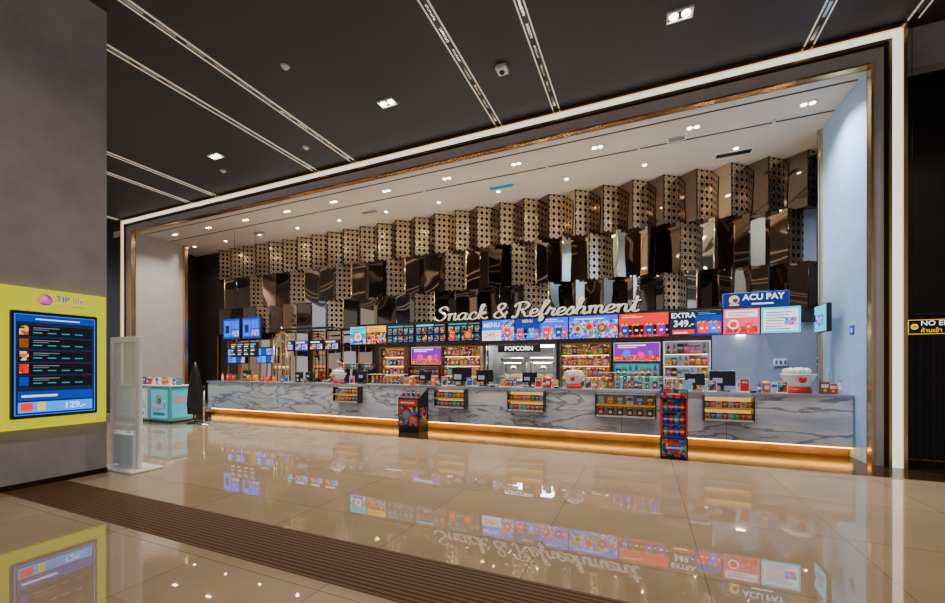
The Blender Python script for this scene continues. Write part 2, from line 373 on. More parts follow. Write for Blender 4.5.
# ---------------------------------------------------------------- serving counter
CX0,CX1=-12.76,3.12; CY=8.39
ctr=thing('serving_counter',((CX0+CX1)/2,8.8,0.006),'long pale blue-grey veined marble counter with glowing base strip','counter')
m=MB().box(CX0,CX1,CY,CY+.62,.17,.98,marb)
for i in range(1,9): m.box(CX0+i*1.765-.003,CX0+i*1.765+.003,CY-.001,CY,.17,.98,P['black'])
m.obj('marble_body',ctr)
MB().box(CX0-.03,CX1,CY-.03,CY+.66,.98,1.03,topm).obj('countertop',ctr,label='polished grey countertop')
MB().box(CX0+.1,CX1,CY+.15,CY+.6,.006,.17,tan).obj('plinth',ctr)
MB().box(CX0+.1,CX1,CY+.05,CY+.09,.15,.168,ledwarm).obj('light_strip',ctr,label='warm golden light strip under counter')
bc=thing('back_counter',(-3.5,10.4,0),'dark low back counter below the shelves','counter')
MB().box(-9.2,1.42,10.12,10.68,.05,.88,wood).obj('body',bc); MB().box(-9.24,1.44,10.08,10.69,.88,.92,topm).obj('worktop',bc); MB().box(-9.1,1.4,10.2,10.6,0,.05,black).obj('plinth',bc)
for i in range(12):
    x=-9.1+i*.88; MB().box(x,x+.84,10.105,10.12,.1,.85,wood).obj('door',bc)

# ---------------------------------------------------------------- goods
_g={}
COLS=['red','blue','yellow','green','orange','white','pink','red','brown','sky','orange','yellow']
def good(kind,c,x,y,z,h,group,lab):
    key=(kind,c,round(h,3))
    nm={'bag':'snack_bag','bottle':'drink_bottle','box':'snack_box','cup':'popcorn_cup','can':'drink_can'}[kind]
    if key not in _g:
        m=MB(); p=P[c]
        if kind=='bag':
            w=h*.36
            vs=[];prof=[(0,w,.004),(.06,w,.006),(.2,w*.97,h*.12),(.5,w*.95,h*.15),(.8,w*.97,h*.12),(.94,w,.006),(1,w,.004)]
            for t,a,b in prof: vs+=[(-a,-b,t*h),(0,-b*1.25,t*h),(a,-b,t*h),(a,b,t*h),(0,b*1.25,t*h),(-a,b,t*h)]
            fs=[(5,4,3,2,1,0),tuple(range(36,42))]
            for j in range(6):
                for i in range(6): fs.append((j*6+i,j*6+(i+1)%6,j*6+6+(i+1)%6,j*6+6+i))
            m.add(vs,fs,p); m.box(-w*.6,w*.6,-h*.2,-h*.185,h*.55,h*.75,P['white' if c!='white' else 'red']); m.box(-w*.35,w*.35,-h*.2,-h*.185,h*.28,h*.45,P['yellow' if c!='yellow' else 'red'])
        elif kind=='bottle':
            r=h*.15; m.lathe(0,0,[(r*.9,0),(r,.02*h),(r,.55*h),(r*.85,.68*h),(r*.4,.82*h),(r*.38,.9*h)],p,12); m.lathe(0,0,[(r*1.02,.22*h),(r*1.02,.46*h)],P['white'],12); m.lathe(0,0,[(r*.45,.9*h),(r*.45,h)],P['red' if c!='red' else 'white'],10)
        elif kind=='can':
            r=h*.27; m.lathe(0,0,[(r*.85,0),(r,.06*h),(r,.9*h),(r*.85,h)],p,12); m.lathe(0,0,[(r*1.01,.4*h),(r*1.01,.62*h)],P['white'],12)
        elif kind=='box':
            w=h*.32; m.bbox(-w,w,-w*.6,w*.6,0,h,p,.004); m.box(-w*.75,w*.75,-w*.6-.003,-w*.6,h*.5,h*.8,P['white' if c!='white' else 'blue']); m.disc((0,-w*.6-.004,h*.28),w*.4,UX,UZ,P['yellow' if c!='yellow' else 'red'],10)
        else:
            r=h*.3; m.lathe(0,0,[(r*.75,0),(r,h*.8),(r*1.04,h*.82),(r*.95,h*.8)],p,14); 
            for k_ in range(7):
                a=k_*.9; q=r*.55 if k_ else 0; m.ball((q*math.cos(a),q*math.sin(a),h*.86),h*.13,cream,6,4)
            m.box(-r*.5,r*.5,-r*1.02,-r*.9,h*.3,h*.6,P['white' if c!='white' else 'red'])
        _g[key]=m.obj(nm,origin=(0,0,0)); o=_g[key]
    else:
        o=_g[key].copy(); col.objects.link(o)
    o.location=(x,y,z); o['label']=c+' '+lab; o['category']={'bag':'snack','bottle':'bottle','box':'box','cup':'cup','can':'can'}[kind]; o['group']=group
    return o
def case(x0,x1,z0,z1,nx,nz,kinds,lab,back='popcorn',top=1.02):
    yf=CY-.20; r=thing('snack_display_case',((x0+x1)/2,CY-.1,z0),lab,'display case','snack display cases')
    m=MB(); t=.02
    m.box(x0,x0+t,yf,CY-.006,z0,z1,black).box(x1-t,x1,yf,CY-.006,z0,z1,black).box(x0+t,x1-t,yf,CY-.006,z0,z0+t,black).box(x0+t,x1-t,yf,CY-.006,z1-t,z1,steel)
    m.obj('frame',r)
    MB().box(x0+t,x1-t,CY-.02,CY-.008,z0+t,z1-t,E[back]).obj('lit_back_panel',r)
    hz=(z1-z0-t*2)/nz
    for j in range(1,nz): MB().box(x0+t,x1-t,yf+.01,CY-.021,z0+t+j*hz-.012,z0+t+j*hz,steel).obj('shelf',r)
    wx=(x1-x0-2*t)/nx
    for j in range(nz):
        MB().box(x0+t,x1-t,yf-.003,yf+.009,z0+t+j*hz-.012,z0+t+j*hz+.025,P['yellow' if j%2 else 'white']).obj('price_rail',r)
        for i in range(nx):
            kd=kinds[j%len(kinds)]; h=min(hz*.88,wx*1.45 if kd in('bag','box') else wx*1.3)
            cc=random.choice(COLS) if kd!='cup' else random.choice(['brown','red','brown'])
            good(kd,cc,x0+t+wx*(i+.5),CY-.11,z0+t+j*hz,h,'snacks in the counter displays','packaged snack in counter display case' if kd!='cup' else 'popcorn cup in counter display case')
case(-7.49,-6.68,.55,.97,7,2,['bag','box'],'small glazed case of colourful snack packets on counter front')
case(-4.48,-3.71,.53,.97,7,2,['bag','bag'],'small case of red and yellow snack packets on counter')
case(-2.70,-1.90,.53,.97,8,2,['box','bag'],'counter-front case filled with bright sweet packets')
case(-.886,.213,.50,.97,6,2,['cup','box'],'wide counter-front case with popcorn cups','dim')
case(.979,1.745,.52,.97,8,2,['bag','bag'],'counter-front case crowded with multicoloured snack bags')

def shelves(x0,x1,z0,z1,n,per,lab,kinds,yf=10.38,back=None,frm=None):
    r=thing('lit_shelf_unit',((x0+x1)/2,10.54,z0),lab,'shelf','back wall shelf units'); f=frm or wood
    MB().box(x0,x0+.03,yf,10.69,z0,z1,f).box(x1-.03,x1,yf,10.69,z0,z1,f).box(x0+.03,x1-.03,yf,10.69,z1-.03,z1,f).box(x0+.03,x1-.03,yf,10.69,z0,z0+.03,f).obj('case',r)
    MB().box(x0+.03,x1-.03,10.66,10.685,z0+.03,z1-.03,back or E['popcorn']).obj('lit_back_panel',r)
    hz=(z1-z0-.03)/n
    for j in range(n):
        zz=z0+.03+j*hz
        if j:
            MB().box(x0+.03,x1-.03,yf+.01,10.655,zz-.02,zz,black).obj('shelf',r)
            MB().box(x0+.03,x1-.03,10.62,10.655,zz-.03,zz-.021,mat('shelf_light',(1,1,1),.4,emit=(1,.8,.5),es=5)).obj('shelf_light',r)
        w_=(x1-x0-.1)/per
        for i in range(per):
            kd=kinds[(j+i//2)%len(kinds)]; h=min(hz*.8,w_*(1.45 if kd in('bag','box','cup') else 2.8))
            good(kd,random.choice(COLS),x0+.05+w_*(i+.5),yf+.12,zz,h,'goods on the back wall shelves','packaged item on lit back shelf')
shelves(-7.62,-6.7,.925,2.08,4,6,'glowing orange shelf unit of boxed goods against back wall',['box','cup'],back=E['amber'])
shelves(-5.46,-4.2,.925,2.08,4,9,'lit shelf unit with cups and boxes beside serving hatch',['cup','box','bottle'],back=food)
shelves(-2.0,-.76,.925,2.08,4,9,'lit shelf unit with bottles and bags beside serving hatch',['box','bag','bottle'],back=food)
shelves(.42,1.38,.925,2.08,4,7,'white lit shelf unit of drinks by the grey wall',['bottle','can','box'],back=E['grey'],frm=white)

def poster(x0,x1,z0,z1,mts,lab,y=10.69):
    r=thing('poster_light_box',((x0+x1)/2,y-.03,z0),lab,'poster')
    MB().box(x0,x1,y-.06,y,z0,z1,white).obj('frame',r)
    m=MB(); o=(x0+.02,y-.062,z0+.02); W=x1-x0-.04; Hh=z1-z0-.04
    m.rect(o,UX,UZ,0,W,0,Hh,mts[0])
    o=(x0+.02,y-.064,z0+.02)
    m.rect((x0+.02,y-.063,z0+.02),UX,UZ,0,W,0,Hh*.3,redfood)
    m.disc((x0+W*.3,y-.064,z0+Hh*.45),Hh*.22,UX,UZ,mts[1],18); m.disc((x0+W*.62,y-.065,z0+Hh*.38),Hh*.18,UX,UZ,mts[2],18); m.disc((x0+W*.82,y-.066,z0+Hh*.5),Hh*.12,UX,UZ,mts[1],18)
    m.rect(o,UX,UZ,W*.08,W*.7,Hh*.84,Hh*.91,mts[3]); m.rect(o,UX,UZ,W*.08,W*.5,Hh*.74,Hh*.79,mts[3])
    m.obj('face',r)
poster(-6.62,-5.52,1.55,2.08,[E['purple'],E['magenta'],E['orange'],E['white']],'purple illuminated poster on dark back wall')
poster(-.7,.36,1.62,2.08,[E['purple'],E['blue'],E['magenta'],E['white']],'purple and blue illuminated poster above back counter')
shelves(-6.62,-5.52,.925,1.5,2,8,'low lit shelf below purple poster',['box','bag'],back=E['dim'])
shelves(-.7,.36,.925,1.58,2,7,'low lit shelf with bottles below poster',['bottle','cup'],back=E['teal'])
def coffee(x,lab):
    r=thing('drinks_machine',(x,10.3,.92),lab,'drinks machine','back counter machines')
    MB().bbox(x-.16,x+.16,10.16,10.36,.92,.98,black,.01).obj('drip_tray',r)
    MB().bbox(x-.15,x+.15,10.26,10.36,.98,1.4,black,.01).obj('body',r)
    MB().bbox(x-.16,x+.16,10.16,10.36,1.4,1.58,steel,.015).obj('head',r)
    m=MB(); m.rect((x-.13,10.157,1.43),UX,UZ,0,.26,0,.12,E['black']); m.rect((x-.10,10.155,1.46),UX,UZ,0,.09,0,.06,E['sky']); m.rect((x+.03,10.155,1.46),UX,UZ,0,.07,0,.06,E['orange']); m.obj('panel',r)
    for d in(-.07,.07): MB().tube((x+d,10.2,1.34),(x+d,10.2,1.4),.015,steel,8).obj('nozzle',r)
for x in (-8.9,-8.45,-7.9): coffee(x,'black and steel drinks machine on back counter')

r=thing('serving_hatch_surround',(-3.16,10.67,.94),'stainless steel surround of the kitchen serving hatch','hatch')
m=MB(); m.box(KX0-.05,KX0,10.64,10.84,.95,2.08,steel).box(KX1,KX1+.05,10.64,10.84,.95,2.08,steel).box(KX0-.05,KX1+.05,10.64,10.84,2.08,2.12,steel); m.obj('frame',r)
MB().box(KX0,KX1,10.5,10.9,.951,.98,steel).obj('sill',r)
m=MB(); m.box(-3.75,-2.55,10.56,10.6,1.88,2.07,black); m.text('POPCORN',.17,(-3.15,10.555,1.975),UX,UZ,em('letter',(1,1,1),2.5),bold=.004); m.obj('sign_panel',r,label='black strip with white popcorn lettering')
def popmachine(x,y,z):
    r=thing('popcorn_machine',(x,y,z),'steel and glass popcorn machine full of popcorn','popcorn machine','popcorn machines')
    MB().bbox(x-.35,x+.35,y-.25,y+.25,z,z+.2,steel,.01).obj('base',r)
    for a in(-.33,.33):
        for b in(-.23,.23): MB().box(x+a-.015,x+a+.015,y+b-.015,y+b+.015,z+.2,z+.7,steel).obj('corner_post',r)
    MB().bbox(x-.36,x+.36,y-.26,y+.26,z+.7,z+.85,steel,.02).obj('canopy',r)
    MB().box(x-.25,x+.25,y-.2,y-.16,z+.68,z+.699,lampm).obj('lamp',r)
    m=MB(); m.lathe(x,y,[(.1,z+.45),(.13,z+.47),(.13,z+.6),(.02,z+.62),(.02,z+.7)],steel,16); m.obj('kettle',r)
    m=MB()
    for i in range(90): m.ball((x+random.uniform(-.28,.28),y+random.uniform(-.2,.2),z+.22+random.uniform(0,.12)),.035,cream,6,4)
    o=m.obj('popcorn_heap',r); o['kind']='stuff'
r=thing('kitchen_table',(-3.15,11.6,0),'stainless steel kitchen work table behind the hatch','table')
MB().box(-4.1,-2.2,11.2,12.0,.86,.9,steel).obj('top',r)
for a in(-4.0,-2.3):
    for b in(11.3,11.9): MB().lathe(a,b,[(.025,0),(.025,.86)],steel,10).obj('leg',r)
MB().box(-4.05,-2.25,11.25,11.95,.25,.28,steel).obj('lower_shelf',r)
popmachine(-3.6,11.6,.9); popmachine(-2.7,11.6,.9)
r=thing('extractor_hood',(-3.15,12.3,2.0),'tapered stainless steel extractor hood','hood')
MB().add([(-4.2,11.8,2.05),(-2.1,11.8,2.05),(-2.1,12.7,2.05),(-4.2,12.7,2.05),(-3.7,12,2.5),(-2.6,12,2.5),(-2.6,12.5,2.5),(-3.7,12.5,2.5)],[(0,1,2,3),(0,4,5,1),(1,5,6,2),(2,6,7,3),(3,7,4,0),(4,7,6,5)],steel).obj('canopy',r)
MB().box(-3.4,-2.9,12.1,12.4,2.5,2.9,steel).obj('duct',r)

# ---------------------------------------------------------------- staff member behind the counter
skin=mat('skin',(.58,.34,.22),.5); shirt=mat('dark_uniform_shirt',(.03,.03,.045),.7); trous=mat('black_trousers',(.015,.015,.02),.7); hairm=mat('black_hair',(.012,.009,.008),.45)
def person(px,py):
    r=thing('person',(px,py,0),'person in dark uniform standing behind the counter, hands on worktop','person')
    import bmesh
    def build(name,verts,edges,radii,mt,sub=2,root=0):
        me=bpy.data.meshes.new(name); bm=bmesh.new()
        lay=bm.verts.layers.skin.new()
        vs=[bm.verts.new(v) for v in verts]
        for v,rr in zip(vs,radii):
            v[lay].radius=rr if isinstance(rr,tuple) else (rr,rr)
        vs[root][lay].use_root=True
        for a,b in edges: bm.edges.new((vs[a],vs[b]))
        bm.to_mesh(me); bm.free()
        ob=bpy.data.objects.new(name,me); col.objects.link(ob); ob.parent=r
        sk=ob.modifiers.new('skin','SKIN'); sk.use_smooth_shade=True
        s=ob.modifiers.new('sub','SUBSURF'); s.levels=sub; s.render_levels=sub
        bpy.context.view_layer.update()
        nm=bpy.data.meshes.new_from_object(ob.evaluated_get(bpy.context.evaluated_depsgraph_get()))
        ob.modifiers.clear(); ob.data=nm; nm.materials.clear(); nm.materials.append(mt)
        for p in nm.polygons: p.use_smooth=True
        return ob
    V=[(0,0,.92),(0,0,1.08),(0,-.01,1.25),(0,0,1.38),(0,0,1.45),(0,-.01,1.53),(0,-.015,1.63),(0,-.01,1.69),
       (-.10,0,.86),(-.11,-.01,.48),(-.11,.02,.08),(-.12,-.12,.035),
       (.10,0,.86),(.11,-.01,.48),(.11,.02,.08),(.12,-.12,.035),
       (-.18,0,1.37),(-.23,-.05,1.12),(-.19,-.30,1.06),(-.18,-.37,1.06),
       (.18,0,1.37),(.23,-.05,1.12),(.19,-.30,1.06),(.18,-.37,1.06)]
    Ed=[(0,1),(1,2),(2,3),(3,4),(4,5),(5,6),(6,7),(0,8),(8,9),(9,10),(10,11),(0,12),(12,13),(13,14),(14,15),(3,16),(16,17),(17,18),(18,19),(3,20),(20,21),(21,22),(22,23)]
    R=[(.15,.10),(.13,.09),(.15,.10),(.12,.08),.05,.065,.085,.06,.085,.058,.042,.035,.085,.058,.042,.035,.055,.042,.03,.028,.055,.042,.03,.028]
    build('body',V,Ed,R,skin)
    build('shirt',[V[0],V[1],V[2],(0,0,1.37),(0,0,1.42),V[16],V[17],(-.20,-.22,1.075),V[20],V[21],(.20,-.22,1.075)],[(0,1),(1,2),(2,3),(3,4),(3,5),(5,6),(6,7),(3,8),(8,9),(9,10)],[(.165,.115),(.145,.105),(.165,.115),(.135,.095),.062,.066,.054,.044,.066,.054,.044],shirt)
    build('trousers',[(0,0,.96),(0,0,.90),V[8],V[9],V[10],V[12],V[13],V[14]],[(0,1),(1,2),(2,3),(3,4),(1,5),(5,6),(6,7)],[(.165,.115),(.165,.12),.098,.072,.058,.098,.072,.058],trous)
    for sx_ in(-1,1):
        MB().bbox(px+sx_*.115-.045,px+sx_*.115+.045,py-.17,py+.07,.0,.085,black,.02).obj('shoe',r)
        hx=px+sx_*.18; hy=py-.40; hz=1.06
        MB().bbox(hx-.038,hx+.038,hy-.05,hy+.05,hz-.014,hz+.014,skin,.01).obj('palm',r)
        for q in range(4):
            ln=[.062,.074,.07,.052][q]; fx=-.028+.019*q
            pts=[(hx-px+fx,hy-py-.04,hz),(hx-px+fx,hy-py-.05-ln*.5,hz+.006),(hx-px+fx,hy-py-.05-ln,hz-.010)]
            build('finger',pts,[(0,1),(1,2)],[.009,.008,.007],skin,1)
        pts=[(hx-px-sx_*.032,hy-py+.02,hz),(hx-px-sx_*.060,hy-py-.012,hz),(hx-px-sx_*.066,hy-py-.045,hz-.006)]
        build('thumb',pts,[(0,1),(1,2)],[.011,.009,.008],skin,1)
    hz=1.60
    m=MB(); m.ball((px,py-.012,hz+.015),.098,skin,16,10,(.80,.98,1.18)); m.ball((px,py-.11,hz-.005),.018,skin,8,6,(.8,1,1.3)); 
    for s_ in(-1,1): m.ball((px+s_*.080,py,hz),.022,skin,8,5,(.4,.8,1.3))
    m.obj('head',r)
    m=MB()
    for s_ in(-1,1):
        m.ball((px+s_*.032,py-.095,hz+.022),.012,white,8,6); m.ball((px+s_*.032,py-.105,hz+.022),.006,black,8,6); m.box(px+s_*.032-.016,px+s_*.032+.016,py-.108,py-.10,hz+.042,hz+.047,hairm)
    m.box(px-.022,px+.022,py-.106,py-.098,hz-.05,hz-.042,mat('lips',(.45,.12,.10),.5)); m.obj('face_features',r)
    m=MB(); m.ball((px,py+.012,hz+.055),.105,hairm,16,8,(.86,.98,.92)); m.obj('hair',r)
person(-8.42,9.50)

# ---------------------------------------------------------------- menu screens
MY=9.0; MZ0,MZ1=2.10,2.60
scr=[(-7.61,-7.04,'teal',0),(-7.03,-6.385,'brown',1),(-6.375,-5.50,'black',2),(-5.49,-4.57,'black',3),(-4.56,-3.62,'black',4),(-3.61,-2.785,'sky',5),(-2.775,-1.54,'blue',6),(-1.53,-.50,'blue',7),(-.49,.465,'red',8),(.475,1.395,'navy',9),(1.40,2.0,'pink',10),(2.005,2.62,'cyan',11)]
def menu(i,x0,x1,c):
    W=x1-x0; Hh=MZ1-MZ0
    names=['teal','orange and yellow','dark teal menu-board','dark menu-board','dark food','pale blue menu','bright blue popcorn','blue snack promotional','deep red combo','dark navy combo','pink promotional','cyan promotional']
    r=thing('menu_screen',((x0+x1)/2,MY+.05,MZ0),names[i]+' screen hanging in row over counter','screen','menu screens')
    MB().bbox(x0,x1,MY,MY+.08,MZ0,MZ1,black,.006).obj('housing',r)
    MB().box((x0+x1)/2-.03,(x0+x1)/2+.03,MY+.08,MY+.115,MZ0+.15,MZ0+.35,steel).obj('bracket',r)
    m=MB(); y=MY-.003; I=.009
    def X(a): return x0+I+a*(W-2*I)
    def Zf(b): return MZ0+I+b*(Hh-2*I)
    def R(a0,a1,b0,b1,mt,k=1): m.rect((x0+I,y-.001*k,MZ0+I),UX,UZ,a0*(W-2*I),a1*(W-2*I),b0*(Hh-2*I),b1*(Hh-2*I),mt)
    def T(s,sz,a,b,mt,**k): m.text(s,sz,(X(a),y-.006,Zf(b)),UX,UZ,mt,bold=.018,**k)
    def D(a,b,rr,mt,k=2): m.disc((X(a),y-.001*k,Zf(b)),rr,UX,UZ,mt,16)
    def lines(a0,a1,b0,b1,n,mts,k=3):
        for j in range(n):
            bb=b0+(b1-b0)*j/n; R(a0,a0+(a1-a0)*random.uniform(.55,1),bb,bb+(b1-b0)/n*.38,E[mts[j%len(mts)]],k)
    def cupf(a,b,h,mt,st='white'):
        cx=X(a); cz=Zf(b); yy=y-.003
        m.add([(cx-h*.2,yy,cz),(cx+h*.2,yy,cz),(cx+h*.27,yy,cz+h*.7),(cx-h*.27,yy,cz+h*.7)],[(0,1,2,3)],mt)
        m.rect((cx,yy-.0005,cz),UX,UZ,-h*.10,h*.10,h*.27,h*.40,E[st])
        for q in range(6): m.disc((cx-h*.22+q*h*.09,yy-.001,cz+h*(.72+.06*(q%3))),h*.06,UX,UZ,E[['popcorn','yellow','brown'][q%3]],8)
    def can(a,b,h,mt):
        cx=X(a); cz=Zf(b); yy=y-.004
        m.rect((cx,yy,cz),UX,UZ,-h*.15,h*.15,0,h,mt); m.rect((cx,yy-.0005,cz),UX,UZ,-h*.08,h*.08,h*.4,h*.52,E['white'])
    R(0,1,0,1,E[c],0)
    if i==0:
        R(0,1,.6,1,E['cyan']); R(0,1,0,.35,bluefood); D(.5,.4,.11,E['white']); R(.15,.85,.08,.18,E['dkblue'],2); D(.5,.4,.07,E['orange'],4); lines(.1,.9,.66,.95,3,['dkblue','teal'])
    elif i==1:
        R(0,1,0,1,food); R(0,1,.66,1,E['yellow'],2); cupf(.3,.1,.24,E['red']); cupf(.72,.1,.2,E['blue']); lines(.1,.9,.7,.95,2,['red','brown'])
    elif i in(2,3,4):
        R(.04,.6,.86,.95,E[['teal','cyan','teal'][i-2]]); R(.64,.96,.87,.93,E['grey'])
        for rr_ in range(2):
            for k_ in range(5):
                b0=.46-.42*rr_
                R(.03+.194*k_,.205+.194*k_,b0,b0+.36,E['navy'],2)
                R(.05+.194*k_,.185+.194*k_,b0+.1,b0+.33,[tealfood,food,tealfood][(i+k_)%3],3); R(.05+.194*k_,.16+.194*k_,b0+.02,b0+.06,E['grey'],3)
        if i==4: cupf(.16,.06,.28,E['red'],'yellow'); D(.62,.32,.12,E['brown'],5); D(.62,.33,.08,E['orange'],6)
    elif i==5:
        R(0,.6,.5,1,E['blue']); R(0,.6,0,.5,E['white']); T('MENU',.15,.30,.76,E['white']); T('249.-',.17,.30,.26,E['red']); R(.6,1,0,1,bluefood,1); cupf(.8,.15,.3,E['red'])
    elif i==6:
        R(.0,.48,.0,1,E['dkblue']); R(0,1,0,.3,bluefood,2); R(.495,.505,0,1,E['black'],3); T('MENU',.09,.24,.88,E['yellow']); cupf(.10,.08,.27,E['red']); can(.2,.08,.2,E['black']); cupf(.32,.08,.27,E['sky']); can(.42,.08,.2,E['red'])
        cupf(.6,.1,.3,E['red']); can(.7,.1,.22,E['orange']); cupf(.83,.1,.3,E['dkblue']); can(.93,.1,.22,E['red']); lines(.53,.95,.8,.98,2,['yellow','white'])
    elif i==7:
        R(0,1,0,.8,bluefood)
        for a,b,q,mm in((.18,.42,.085,'popcorn'),(.18,.42,.05,'brown'),(.42,.5,.095,'orange'),(.42,.5,.055,'brown'),(.68,.44,.095,'brown'),(.68,.46,.05,'orange'),(.56,.25,.05,'green'),(.87,.5,.06,'red')): D(a,b,q,E[mm],2+int(a*10)+(1 if q<.065 else 0)) 
        lines(.1,.9,.84,.98,1,['white'])
    elif i==8:
        R(0,1,0,.5,E['dkred']); R(0,1,0,.2,redfood,2); lines(.06,.6,.84,.97,2,['white','yellow'])
        for q,(a,cc) in enumerate(((.12,'dkblue'),(.36,'black'),(.62,'dkblue'),(.86,'purple'))): cupf(a,.08,.28,E[cc]); can(a+.11,.08,.2,E['black'])
    elif i==9:
        R(.5,1,0,.8,E['dkblue'],1); T('EXTRA',.14,.26,.82,E['white']); T('349.-',.18,.27,.48,E['white']); R(.05,.48,.06,.24,E['red']); lines(.08,.44,.09,.22,1,['white']); cupf(.62,.08,.28,E['red']); can(.72,.08,.22,E['red']); cupf(.84,.08,.28,E['blue']); can(.94,.08,.22,E['red']); lines(.55,.95,.84,.97,2,['sky','grey'])
    elif i==10:
        R(.06,.94,.66,.94,E['white']); R(.06,.94,.03,.3,redfood); lines(.12,.9,.72,.92,2,['red','magenta']); D(.28,.38,.09,E['white']); D(.28,.38,.06,E['red'],3); cupf(.7,.15,.2,E['red'])
    else:
        R(.06,.94,.08,.92,E['white']); lines(.12,.88,.14,.88,7,['teal','blue','orange','teal','grey']); R(.6,.9,.3,.6,bluefood,4)
    m.obj('display',r)
for x0,x1,c,i in scr: menu(i,x0,x1,c)
r=thing('screen_support_rail',(-2.5,MY+.14,2.3),'black horizontal rail carrying the row of menu screens','rail')
MB().box(-7.7,2.86,MY+.115,MY+.165,2.3,2.42,black).obj('beam',r)
for x in (-7.2,-4.6,-2.07,.4,2.4): MB().box(x-.02,x+.02,MY+.165,10.69,2.34,2.38,black).obj('wall_arm',r)
r=thing('side_screen',(2.9,8.95,2.1),'narrow teal screen turned sideways at end of menu row','screen')
MB().bbox(2.90,2.97,8.75,9.3,2.10,2.60,black,.008).obj('housing',r)
m=MB(); m.rect((2.897,9.28,2.12),(0,-1,0),UZ,0,.51,0,.46,E['cyan']); m.rect((2.895,9.28,2.12),(0,-1,0),UZ,.05,.4,.1,.3,bluefood); m.obj('display',r)
r=thing('payment_sign',(1.9,MY+.05,2.61),'dark blue illuminated payment sign above the screens','sign')
MB().bbox(1.40,2.44,MY-.02,MY+.1,2.61,2.89,P['blue'],.008).obj('box',r)
m=MB(); y=MY-.022
m.rect((1.41,y,2.62),UX,UZ,0,1.02,0,.26,em('signblue',(.003,.02,.16))); m.disc((1.58,y-.002,2.76),.085,UX,UZ,E['yellow'],20); m.disc((1.60,y-.003,2.745),.045,UX,UZ,E['dkblue'],16)
m.rect((1.5,y-.004,2.65),UX,UZ,0,.16,0,.022,E['yellow']); m.text('ACU PAY',.155,(2.04,y-.004,2.79),UX,UZ,E['white'],bold=.02); m.rect((1.86,y-.003,2.655),UX,UZ,0,.34,0,.025,E['white']); m.obj('face',r)

G={'S':([[(.58,.82),(.42,1),(.2,.93),(.17,.72),(.45,.5),(.52,.22),(.28,0),(.0,.14),(-.06,.3)]],.66),
'n':([[(0,.38),(.07,.47),(.1,.35),(.1,0)],[(.1,.28),(.24,.48),(.37,.4),(.38,.12),(.46,0),(.56,.1)]],.55),
'a':([[(.4,.4),(.22,.5),(.05,.3),(.1,.04),(.28,.04),(.4,.25),(.42,.48)],[(.42,.48),(.4,.12),(.5,0),(.6,.1)]],.58),
'c':([[(.38,.4),(.22,.5),(.05,.28),(.12,.03),(.3,0),(.47,.12)]],.46),
'k':([[(0,.1),(.15,.6),(.2,.95),(.12,1),(.08,.7),(.08,0)],[(.08,.22),(.28,.48),(.34,.38),(.12,.26),(.3,.05),(.42,0),(.52,.1)]],.52),
'&':([[(.62,.0),(.2,.6),(.17,.85),(.32,1),(.46,.85),(.38,.62),(.1,.35),(.06,.12),(.28,0),(.52,.18),(.62,.42)]],.72),
'R':([[(.17,.92),(.16,.5),(.13,.05),(0,-.04),(-.08,.08)],[(-.06,.7),(.0,.88),(.16,.99),(.4,1),(.58,.8),(.45,.55),(.18,.5)],[(.25,.5),(.42,.3),(.55,.03),(.72,.08)]],.7),
'e':([[(0,.12),(.28,.26),(.35,.4),(.2,.5),(.06,.3),(.1,.04),(.28,0),(.44,.12)]],.42),
'f':([[(0,.1),(.2,.6),(.33,.95),(.2,1),(.14,.6),(.12,-.25),(.2,-.3),(.24,-.1),(.15,.05),(.37,.12)]],.36),
'r':([[(0,.1),(.1,.52),(.15,.42),(.3,.44),(.26,.12),(.34,0),(.44,.1)]],.42),
's':([[(0,.1),(.2,.5),(.3,.25),(.2,0),(.05,.05)],[(.2,0),(.38,.1)]],.38),
'h':([[(0,.1),(.15,.6),(.2,.95),(.12,1),(.08,.7),(.08,0)],[(.08,.25),(.24,.48),(.36,.38),(.36,.12),(.44,0),(.54,.1)]],.52),
'm':([[(0,.38),(.07,.47),(.1,.35),(.1,0)],[(.1,.3),(.22,.48),(.32,.38),(.32,0)],[(.32,.3),(.45,.48),(.55,.38),(.55,.12),(.62,0),(.72,.1)]],.7),
't':([[(.04,.1),(.15,.5),(.16,.92)],[(.16,.92),(.15,.12),(.25,0),(.36,.1)],[(0,.62),(.34,.66)]],.36)}
def catmull(p,n=5):
    if len(p)<3: return p
    q=[p[0]]+list(p)+[p[-1]]; out=[]
    for i in range(1,len(q)-2):
        for j in range(n):
            t=j/n; a,b,c,d=q[i-1],q[i],q[i+1],q[i+2]
            out.append(tuple(.5*((2*b[k])+(-a[k]+c[k])*t+(2*a[k]-5*b[k]+4*c[k]-d[k])*t*t+(-a[k]+3*b[k]-3*c[k]+d[k])*t**3) for k in(0,1)))
    out.append(p[-1]); return out
def stroke(m,pts,r0,r1,ry,mt,y):
    n=8; vs=[]
    P3=[Vector((a,0,b)) for a,b in pts]
    for i,p in enumerate(P3):
        d=(P3[min(i+1,len(P3)-1)]-P3[max(i-1,0)]).normalized(); s=Vector((-d.z,0,d.x))
        r=r0+(r1-r0)*abs(d.z)**1.5
        for k_ in range(n):
            a=2*math.pi*k_/n; vs.append((p.x+s.x*r*math.cos(a),y+ry*math.sin(a),p.z+s.z*r*math.cos(a)))
    fs=[tuple(reversed(range(n))),tuple((len(P3)-1)*n+k_ for k_ in range(n))]
    for i in range(len(P3)-1):
        for k_ in range(n): fs.append((i*n+k_,i*n+(k_+1)%n,(i+1)*n+(k_+1)%n,(i+1)*n+k_))
    m.add(vs,fs,mt,True)
sign=thing('script_sign',(-2.5,MY-.02,2.57),'silver-white cursive letters spelling snack and refreshment','sign')
signw=mat('sign_silver',(.85,.82,.78),.15,.7,emit=(1,.88,.74),es=.5)
bron=mat('sign_bronze',(.10,.05,.022),.25,.9)
x=-4.86; sx=.512; sy=.335
